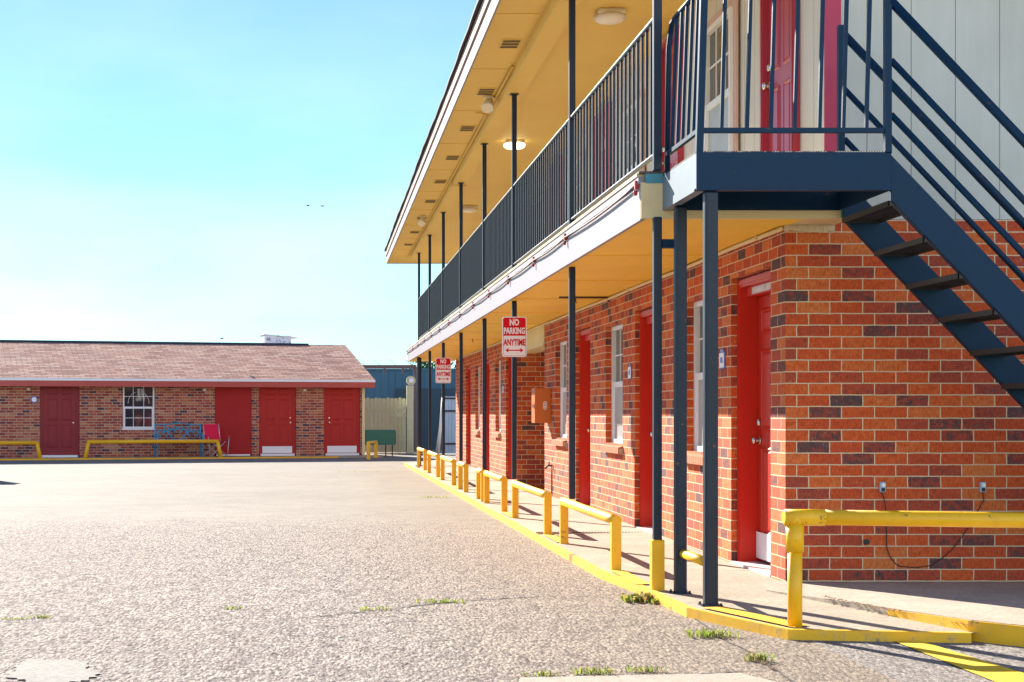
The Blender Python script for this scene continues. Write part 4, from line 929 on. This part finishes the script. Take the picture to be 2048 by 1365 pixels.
# long yellow guards in front of it
def far_guard(label, pa, pb, ztop, slant=.10):
    c0 = (tx(pa)+tx(pb))/2*0; ta, tb = gt(pa), gt(pb); m0 = (ta+tb)/2; L = (tb-ta)/2
    o = thing('long_guard_rail', label, 'bollard', far_at(m0, -1.02), ANG, 'long yellow guards before the far building')
    MB().tube([(-L-.002,0,ztop),(L+.002,0,ztop)], .055, 14).build('rail', 'yellow', o)
    for s_ in (-1, 1):
        MB().tube([(s_*(L-.03),0,ztop),(s_*(L-.03+slant),0,-.02)], .055, 12).build('leg', 'yellow', o)
def gt(px): # along-wall coordinate for things standing 1.02 m in front of the wall
    k = (px-645)/F; Q = P1 + Vector((U.y, -U.x))*1.02; return (k*Q.y-Q.x)/(U.x-k*U.y)
far_guard('long yellow guard rail cut by the left picture edge', -140, 76, .44); far_guard('long yellow guard rail before the blue bench and window', 175, 437, .46)
# short guard at its right end
o = thing('short_guard_frame', 'short yellow guard frame before the green chest', 'bollard', (1.44, 45.6, -.07), radians(-10), None); guard(o, -.75, .75, None, .46, .05)
# roof box, vents, birds
q = far_at(tx(612), hh+1.0, 0); o = thing('roof_cooler', 'blotchy white rooftop box with a tilted lid behind the ridge', 'rooftop box', (q[0], q[1], GZ+RI-.55), ANG)
def blotch():
    m, t, b = nt('blotchy_white'); co = N(t, 'ShaderNodeTexCoord').outputs['Object']
    n = N(t, 'ShaderNodeTexNoise', Scale=5.0, Detail=6.0, Roughness=.65); t.links.new(co, n.inputs['Vector'])
    t.links.new(ramp(t, [(.52,(.66,.72,.8)),(.56,(.16,.24,.36)),(.66,(.08,.12,.2))], n.outputs[0]), b.inputs['Base Color']); return m
M['blotch'] = blotch()
MB().box(-.46,.42,-.3,.3,0,.86).build('housing', 'blotch', o); MB().add([(-.48,-.33,.88),(.62,-.33,.78),(.62,.33,.78),(-.48,.33,.88),(-.48,-.33,.91),(.62,-.33,.81),(.62,.33,.81),(-.48,.33,.91)], [(0,1,2,3),(4,5,6,7),(0,1,5,4),(1,2,6,5),(2,3,7,6),(3,0,4,7)]).build('lid', 'blotch', o)
def bird(label, px, py, d, sit=False):
    o = thing('bird', label, 'bird', ((px-645)*d/F, d, C-(py-828)*d/F), random.uniform(-1,1), 'small dark birds')
    o.scale = (.55,)*3; mb = MB(); mb.tube([(-.12,0,0),(-.07,0,0),(0,0,.01),(.06,0,.02),(.09,0,.035),(.125,0,.03)], [.006,.022,.045,.035,.028,.006], 8)
    s_ = .05 if sit else .24
    for sg in (-1, 1): mb.add([(-.03,sg*.02,.02),(.05,sg*.02,.02),(.03,sg*s_*.6,.06 if not sit else .0),(-.06,sg*s_,.03 if not sit else -.02)], [(0,1,2,3)])
    mb.build('body', 'bird', o)
bird('left of two tiny dark birds flying in the open sky', 616, 412, 60); bird('right of two tiny dark birds flying in the open sky', 645, 413, 60); bird('tiny dark bird perched on the roof ridge', 444, 677.5, 48.8, True)

# blue bench
q = far_at(tx(352), -.42); bn = thing('garden_bench', 'blue ornate metal bench under the far window', 'bench', q, ANG)
BW = (tx(398)-tx(307))/2
bk = MB(); z0, z1 = .50, .93
for zz in (z0, z1): bk.tube([(-BW+.02,.12,zz),(-BW*.4,.12,zz+(.02 if zz == z1 else 0)),(0,.12,zz+(.06 if zz == z1 else 0)),(BW*.4,.12,zz+(.02 if zz == z1 else 0)),(BW-.02,.12,zz)], .016, 6)
for s_ in (-1, 1):
    for cx, cz, r, a0, a1 in ((.14,.72,.13,-1.4,3.6),(.36,.66,.11,.2,5.0),(.36,.80,.09,2.5,7.4),(.52,.72,.12,-1.8,2.6),(.07,.82,.07,0,4.6)):
        if cx+r < BW+.03: bk.tube([(s_*(cx+r*(1-.045*k)*cos(a0+(a1-a0)*k/14)), .12, cz+r*(1-.045*k)*sin(a0+(a1-a0)*k/14)) for k in range(15)], .019, 6)
    bk.tube([(s_*.05,.12,z0),(s_*.22,.12,.6),(s_*.30,.12,.84),(s_*.42,.12,z1)], .013, 6)
bk.build('backrest', 'blue_metal', bn)
se = MB()
for k in range(6): se.box(-BW+.02, BW-.02, -.30+k*.075, -.25+k*.075, .43, .45)
se.build('seat', 'blue_metal', bn)
for s_ in (-1, 1):
    MB().tube([(s_*(BW-.01),.16,0),(s_*(BW-.01),.13,.5),(s_*(BW-.01),.12,.96)], .022, 8).build('leg', 'blue_metal', bn)
    MB().tube([(s_*(BW-.01),-.34,0),(s_*(BW-.01),-.30,.44),(s_*(BW-.01),-.32,.63)], .022, 8).build('leg', 'blue_metal', bn)
    MB().tube([(s_*(BW-.01),.12,.66),(s_*(BW-.01),-.12,.67),(s_*(BW-.01),-.33,.62)], .02, 8).build('armrest', 'blue_metal', bn)
# red camp chair
q = far_at(tx(423), -.55); ch = thing('camp_chair', 'bright red folding camp chair before the blank maroon door', 'chair', q, ANG+radians(12))
mb = MB(); cols = 7; rows = 6; vs = []
for j in range(rows+1):
    for i in range(cols+1):
        u = i/cols*2-1; v = j/rows; ed_ = .02*abs(u)**3*(1 if j == rows else 0); vs.append((u*(.29-.02*v), .20+.10*v+.05*(1-u*u), .42+.53*v-ed_))
mb.add(vs, [(j*(cols+1)+i, j*(cols+1)+i+1, (j+1)*(cols+1)+i+1, (j+1)*(cols+1)+i) for j in range(rows) for i in range(cols)], True)
vs2 = [(x_, y_+.012, z_) for x_, y_, z_ in vs]; mb.add(vs2, [(j*(cols+1)+i, (j+1)*(cols+1)+i, (j+1)*(cols+1)+i+1, j*(cols+1)+i+1) for j in range(rows) for i in range(cols)], True)
mb.build('backrest', 'red_fabric', ch)
mb = MB(); mb.add([(-.25,-.25,.45),(0,-.25,.42),(.25,-.25,.45),(-.25,.22,.42),(0,.22,.38),(.25,.22,.42)], [(0,1,4,3),(1,2,5,4)], True); mb.build('seat', 'red_fabric', ch)
for s_ in (-1, 1):
    MB().tube([(s_*.25,.20,.40),(s_*.24,.31,.96)], .012, 8).build('back_pole', 'galv', ch)
    MB().tube([(s_*.27,-.28,.0),(-s_*.22,-.25,.45)], .011, 8).build('leg', 'galv', ch); MB().tube([(s_*.27,.28,0),(-s_*.22,.22,.42)], .011, 8).build('leg', 'galv', ch)
    MB().tube([(s_*.27,-.28,0),(s_*.33,-.26,.60)], .011, 8).build('front_pole', 'galv', ch)
    MB().box(s_*.33-.04, s_*.33+.04, -.28, .22, .60, .62).build('armrest', 'red_fabric', ch)

# ------------------------------------------------------------------ things between the two buildings
def fxy(px, d): return (px-645)*d/F
gz = zg(60)
fe = thing('picket_fence', 'cream dog eared board fence between the bungalow and the yard', 'fence', (fxy(770,52), 52, gz)); L0, L1 = fxy(724,52)-fxy(770,52), fxy(812,52)-fxy(770,52); n = 11; w_ = (L1-L0)/n
pk = MB()
for k in range(n):
    x0 = L0+k*w_+.006; x1 = L0+(k+1)*w_-.006; h = 1.82+.015*sin(k*2.3)
    pk.prism([(x0,.02),(x1,.02),(x1,h-.04),(x1-.03,h),(x0+.03,h),(x0,h-.04)], -.012, .012)
pk.build('boards', 'fence', fe); MB().box(L0,L1,.014,.05,.4,.49).box(L0,L1,.014,.05,1.4,1.49).build('rail', 'fence', fe)
gpst = thing('gate_post', 'cream gate post with a round disc on top beyond the fence', 'post', (fxy(820,51.5), 51.5, gz))
MB().box(-.11,.11,-.1,.1,0,2.22).build('shaft', 'fence', gpst, bevel=.01); MB().tube([(.03,-.06,2.38),(.03,.06,2.38)], .15, 24).build('disc', 'fence', gpst)
MB().tube([(.03,-.075,2.38),(.03,-.06,2.38)], [.07,.085], 20).build('disc_hub', 'sign_white', gpst)
MB().box(-.42,-.11,-.03,.03,1.20,1.32).box(-.42,-.11,-.03,.03,1.46,1.54).build('hinge_bar', 'fence', gpst)
gr = thing('green_chest', 'dark green rounded chest on thin legs before the cream fence', 'chest', (fxy(758,48), 48, gz))
MB().prism([(x_, z_+.58) for x_, z_ in rrect(1.02, .46, .06)], -.22, .22).build('body', 'green', gr)
for x_ in (-.35,.2,.4):
    MB().tube([(x_,-.1,0),(x_,-.1,.40)], .018, 8).build('leg', 'black', gr)
bl = thing('blue_shed', 'long dark blue metal shed behind the fence', 'building', (fxy(812,57), 57, gz))
wl = MB(); 
for k in range(34):
    x0 = -2.2+k*.26; wl.box(x0, x0+.255, -.01 if k % 2 else 0, .1, 0, 2.86)
wl.box(-2.2, 6.6, .1, 5, 0, 2.86); wl.build('wall', 'blue_wall', bl)
MB().box(-2.25,6.65,-.06,5.05,2.862,2.93).build('roof_edge', 'blue_wall', bl)
MB().box(-.32,3.6,-.16,-.012,0,2.2).build('shade_panel', 'dark_blue', bl)  # dark sheet painting the shade on the lower shed wall
tb = thing('carport_beam', 'dark gutter beam with short brackets and wire above the blue shed', 'beam', (fxy(780,55), 55, gz))
MB().box(-1.0,.92,-.05,.05,2.88,3.0).build('beam', 'dark_pipe', tb)
br_ = MB()
for x_ in (-.85,-.2,.45,.85): br_.box(x_-.03,x_+.03,-.03,.03,2.7,2.88)
br_.build('bracket', 'dark_pipe', tb)
wr = MB()
for x_ in (-.9,-.35,.2,.75): wr.tube([(x_,0,3.0),(x_-.22,0,3.2)], .010, 5)
for k in range(3): wr.tube([(-1.0,0,3.05+.06*k),(.8,0,3.05+.06*k)], .004, 4)
wr.build('barbed_wire', 'galv', tb)
MB().box(-.95,-.87,-.04,.04,0,2.88).box(.84,.92,-.04,.04,0,2.88).build('post', 'dark_pipe', tb)
gt_ = thing('yard_gate', 'pale blue corrugated gate with dark crossbars behind the walkway', 'gate', (fxy(900,50), 50, gz))
wl = MB()
for k in range(16): wl.box(-.26+k*.11, -.26+k*.11+.10, -.012*(k%2), .03, .04, 1.85)
wl.build('panel', 'pale_blue', gt_)
for zz in (.32,1.36,1.76): MB().box(-.3,1.6,-.06,-.013,zz,zz+.05).build('crossbar', 'navy', gt_)
lp = thing('leaning_pipe', 'pale metal pipe leaning beside the blue gate', 'pipe', (fxy(880,49.4), 49.4, gz)); MB().tube([(-.06,0,0),(.11,0,1.95)], .045, 10).build('pipe', 'white_frame', lp); MB().tube([(-.14,.02,0),(.09,.02,1.5)], .02, 8).build('brace', 'white_frame', lp)
def tree(label, px, d, h, r, nl, seed):
    rr = random.Random(seed); o = thing('tree', label, 'tree', (fxy(px,d), d, gz), 0, 'trees behind the motel')
    tk = MB(); tk.tube([(0,0,0),(.05,0,h*.3),(-.03,.05,h*.55),(.05,0,h*.8)], [.16,.13,.09,.04], 9)
    tips = []
    for k in range(9):
        a_ = 2*pi*k/9+rr.random(); z_ = h*rr.uniform(.4,.75); e = Vector((cos(a_)*r*.7, sin(a_)*r*.7, z_+h*rr.uniform(.1,.25))); tips.append(e)
        tk.tube([(0,0,z_), tuple(e*.5+Vector((0,0,z_*.5))), tuple(e)], [.05,.035,.015], 6)
    tk.build('trunk', 'bark', o); lv = MB(); cl = [t_+Vector((rr.uniform(-.3,.3),rr.uniform(-.3,.3),rr.uniform(-.2,.35))) for t_ in tips for _ in range(3)]
    for _ in range(nl):
        c_ = rr.choice(cl); v = Vector((rr.gauss(0,1),rr.gauss(0,1),rr.gauss(0,.8)))*(r*.20); p_ = c_+v; s_ = rr.uniform(.07,.13)
        a_ = Vector((rr.gauss(0,1),rr.gauss(0,1),rr.gauss(0,1))).normalized(); b_ = a_.orthogonal().normalized()
        lv.add([p_-a_*s_, p_+b_*s_*.5, p_+a_*s_, p_-b_*s_*.5], [(0,1,2,3)])
    lv.build('crown', 'leaf', o)
tree('leafy green tree behind the gate, seen under the balcony', 897, 60, 3.9, 1.3, 2600, 4); tree('small green tree behind the blue shed at the balcony end', 842, 66, 3.9, 1.0, 1600, 9)
tr_ = thing('shadow_caster', 'unseen bin shape added to cast a shadow from the left', 'bin', (-6.75, 30.4, zg(30))); MB().prism([(-.26,0.08),(.26,.08),(.31,1.02),(-.31,1.02)], -.3, .3).build('body', 'caster_grey', tr_); MB().box(-.34,.34,-.36,.34,1.021,1.09).build('lid', 'caster_grey', tr_); MB().tube([(-.3,.3,.1),(.3,.3,.1)], .1, 14).build('wheel', 'black', tr_)  # out of view, added only for the shadow it throws onto the lot

# ------------------------------------------------------------------ weeds
def tuft(label, px, py, H, n, h, spread, mat='grass', seed=0, broad=False, zfn=zg):
    rr = random.Random(seed); x0, y0 = gp(px, py, H)
    o = tag(None or link('weed_tuft', None, None, (x0, y0, zfn(y0))), label, 'weed', 'weeds growing in cracks and kerbs')
    mb = MB()
    for _ in range(n):
        bx_, by_ = max(-1.7,min(1.7,rr.gauss(0,1)))*spread, max(-1.7,min(1.7,rr.gauss(0,1)))*(spread*.4 if not broad else spread*.6); a_ = rr.uniform(0, 2*pi); l = h*rr.uniform(.4,1.1); ln = rr.uniform(.2,1.0)*l; wd = .004 if not broad else .014
        d = Vector((cos(a_), sin(a_), 0)); sd = Vector((-d.y, d.x, 0))*wd*rr.uniform(.7,1.3); b0 = Vector((bx_, by_, 0)); m1 = b0+d*ln*.4+Vector((0,0,l*.65)); t1 = b0+d*ln+Vector((0,0,l*(.9 if not broad else .6)))
        mb.add([b0-sd*.6, b0+sd*.6, m1+sd, m1-sd, t1], [(0,1,2,3),(3,2,4)])
    mb.build('blades', mat, o); return o
tuft('bright green grass tuft in the joint before the yellow kerb corner', 1425, 1273, H0, 130, .055, .075, seed=1)
tuft('grass tuft in the joint nearest the bottom edge', 1518, 1322, H0, 80, .055, .04, seed=2)
tuft('leafy broad weed at the foot of the yellow sleeved post', 1288, 1200, H0, 110, .08, .075, 'weed', 3, True)
tuft('small broad weed beside the yellow sleeved post along the kerb', 1325, 1206, H0, 40, .05, .05, 'weed', 13, True)
tuft('thin yellow green grass strip along the long crack', 880, 1203, H0, 90, .03, .09, seed=4)
tuft('sparse grass at the left end of the long crack', 745, 1219, H0, 40, .03, .06, seed=5)
tuft('low grass patch in the far paving near the short frames', 866, 993, 1.235, 60, .04, .12, seed=6)
tuft('short grass row at the bottom slab edge, left clump', 1085, 1352, H0, 50, .028, .05, seed=7)
tuft('short grass row at the bottom slab edge, middle clump', 1185, 1348, H0, 70, .04, .05, seed=8)
tuft('short grass row at the bottom slab edge, right clump', 1290, 1344, H0, 60, .032, .05, seed=9)
tuft('small yellow weed on the coarse paving at far left', 82, 1234, H0, 50, .022, .035, seed=10)
tuft('thin weed strip left of the small yellow weed', 28, 1237, H0, 40, .018, .045, seed=14)
tuft('small weed alone in the middle of the coarse paving', 462, 1216, H0, 40, .022, .035, seed=11)
tuft('thin grass line on the far paving before the bungalow', 730, 943, 1.26, 60, .04, .4, seed=12)
lt = MB(); rr = random.Random(21)
def litter_line(pts, n, sd, H):
    P_ = dense([gp(a, b_, H) for a, b_ in pts], .05)
    for _ in range(n):
        x_, y_ = rr.choice(P_); x_ += rr.gauss(0, sd); y_ += rr.gauss(0, sd); z_ = C-H+.006+rr.uniform(0,.006); s_ = rr.uniform(.004,.013); a_ = rr.uniform(0,2*pi)
        u = Vector((cos(a_),sin(a_),rr.uniform(-.4,.4)))*s_; v = Vector((-sin(a_),cos(a_),rr.uniform(-.2,.2)))*s_*.5; p_ = Vector((x_,y_,z_)); lt.add([p_-u, p_+v, p_+u, p_-v], [(0,1,2,3)])
litter_line([(1240,1165),(1300,1195),(1345,1218)], 160, .02, H0); litter_line([(1495,1305),(1545,1340)], 90, .012, H0); litter_line([(1650,1196),(1760,1219),(1900,1243),(1935,1253)], 420, .013, 1.135)
litter_line([(1395,1270),(1460,1280)], 40, .03, H0); litter_line([(1040,1353),(1330,1345)], 110, .018, H0)
litter_line([(1020,1045),(1130,1108),(1215,1157)], 90, .02, H0)
tag(lt.build('leaf_litter', 'litter'), 'dry brown leaf litter gathered along kerb and joints', 'leaf litter', kind='stuff')

# ------------------------------------------------------------------ light, sky, camera
AZ, EL = radians(25), radians(27)
sdir = Vector((-sin(AZ)*cos(EL), cos(AZ)*cos(EL), sin(EL)))
sun = bpy.data.lights.new('sun', 'SUN'); sun.energy = 4.6; sun.angle = radians(.5); sun.color = (1, .92, .80)
so2 = bpy.data.objects.new('sun', sun); COL.objects.link(so2); so2.rotation_euler = (-sdir).to_track_quat('-Z', 'Y').to_euler()
W = bpy.data.worlds.new('World'); sc.world = W; W.use_nodes = True; t = W.node_tree; bg = t.nodes['Background']
sk = t.nodes.new('ShaderNodeTexSky'); sk.sky_type = 'NISHITA'; sk.sun_disc = False; sk.sun_elevation = EL; sk.sun_rotation = -AZ
sk.air_density = 1.0; sk.dust_density = 0.0; sk.ozone_density = 3.4
sp_ = t.nodes.new('ShaderNodeSeparateColor'); t.links.new(sk.outputs[0], sp_.inputs[0])
cm_ = t.nodes.new('ShaderNodeCombineColor')                       # the photograph's cyan sky: red rolls off towards the horizon
t.links.new(math_(t, 'DIVIDE', sp_.outputs[0], math_(t, 'MULTIPLY_ADD', sp_.outputs[0], .08, 1.0)), cm_.inputs[0]); t.links.new(sp_.outputs[1], cm_.inputs[1]); t.links.new(sp_.outputs[2], cm_.inputs[2])
gd = t.nodes.new('ShaderNodeTexCoord').outputs['Generated']
dt = t.nodes.new('ShaderNodeVectorMath'); dt.operation = 'DOT_PRODUCT'; t.links.new(gd, dt.inputs[0]); dt.inputs[1].default_value = (sin(AZ), -cos(AZ), 0)
mr = t.nodes.new('ShaderNodeMapRange'); mr.interpolation_type = 'SMOOTHSTEP'; mr.inputs[1].default_value = -.15; mr.inputs[2].default_value = .75; t.links.new(dt.outputs['Value'], mr.inputs[0])
fill_sky = mix(t, mr.outputs[0], cm_.outputs[0], mix(t, 1.0, cm_.outputs[0], (3.3, 2.35, 1.85), 'MULTIPLY'))     # added warm fill: sky away from the sun brightened to lift shaded fronts
wm = t.nodes.new('ShaderNodeMapping'); wm.inputs['Scale'].default_value = (3, 3, 9); t.links.new(gd, wm.inputs['Vector'])
wn = N(t, 'ShaderNodeTexNoise', Scale=1.3, Detail=6.0, Roughness=.55); t.links.new(wm.outputs[0], wn.inputs['Vector'])
sky_ = mix(t, 1.0, fill_sky, ramp(t, [(.38, (.95,.90,1)), (.66, (1.25,1.0,1.02))], wn.outputs[0]), 'MULTIPLY')        # faint cirrus
t.links.new(sky_, bg.inputs[0]); bg.inputs[1].default_value = .055
cam = bpy.data.cameras.new('camera'); co = bpy.data.objects.new('camera', cam); COL.objects.link(co)
co.location = (0, 0, C); co.rotation_euler = (pi/2, 0, 0); cam.sensor_width = 36; cam.lens = F/2048*36
cam.shift_x = (1024-645)/2048; cam.shift_y = (828-682.5)/2048; cam.clip_end = 1000; cam.clip_start = .05
sc.camera = co
vs_ = sc.view_settings; vs_.view_transform = 'Standard'; vs_.look = 'None'; vs_.exposure = 1.72; vs_.gamma = 1
sc.render.engine = 'CYCLES'; sc.cycles.max_bounces = 8
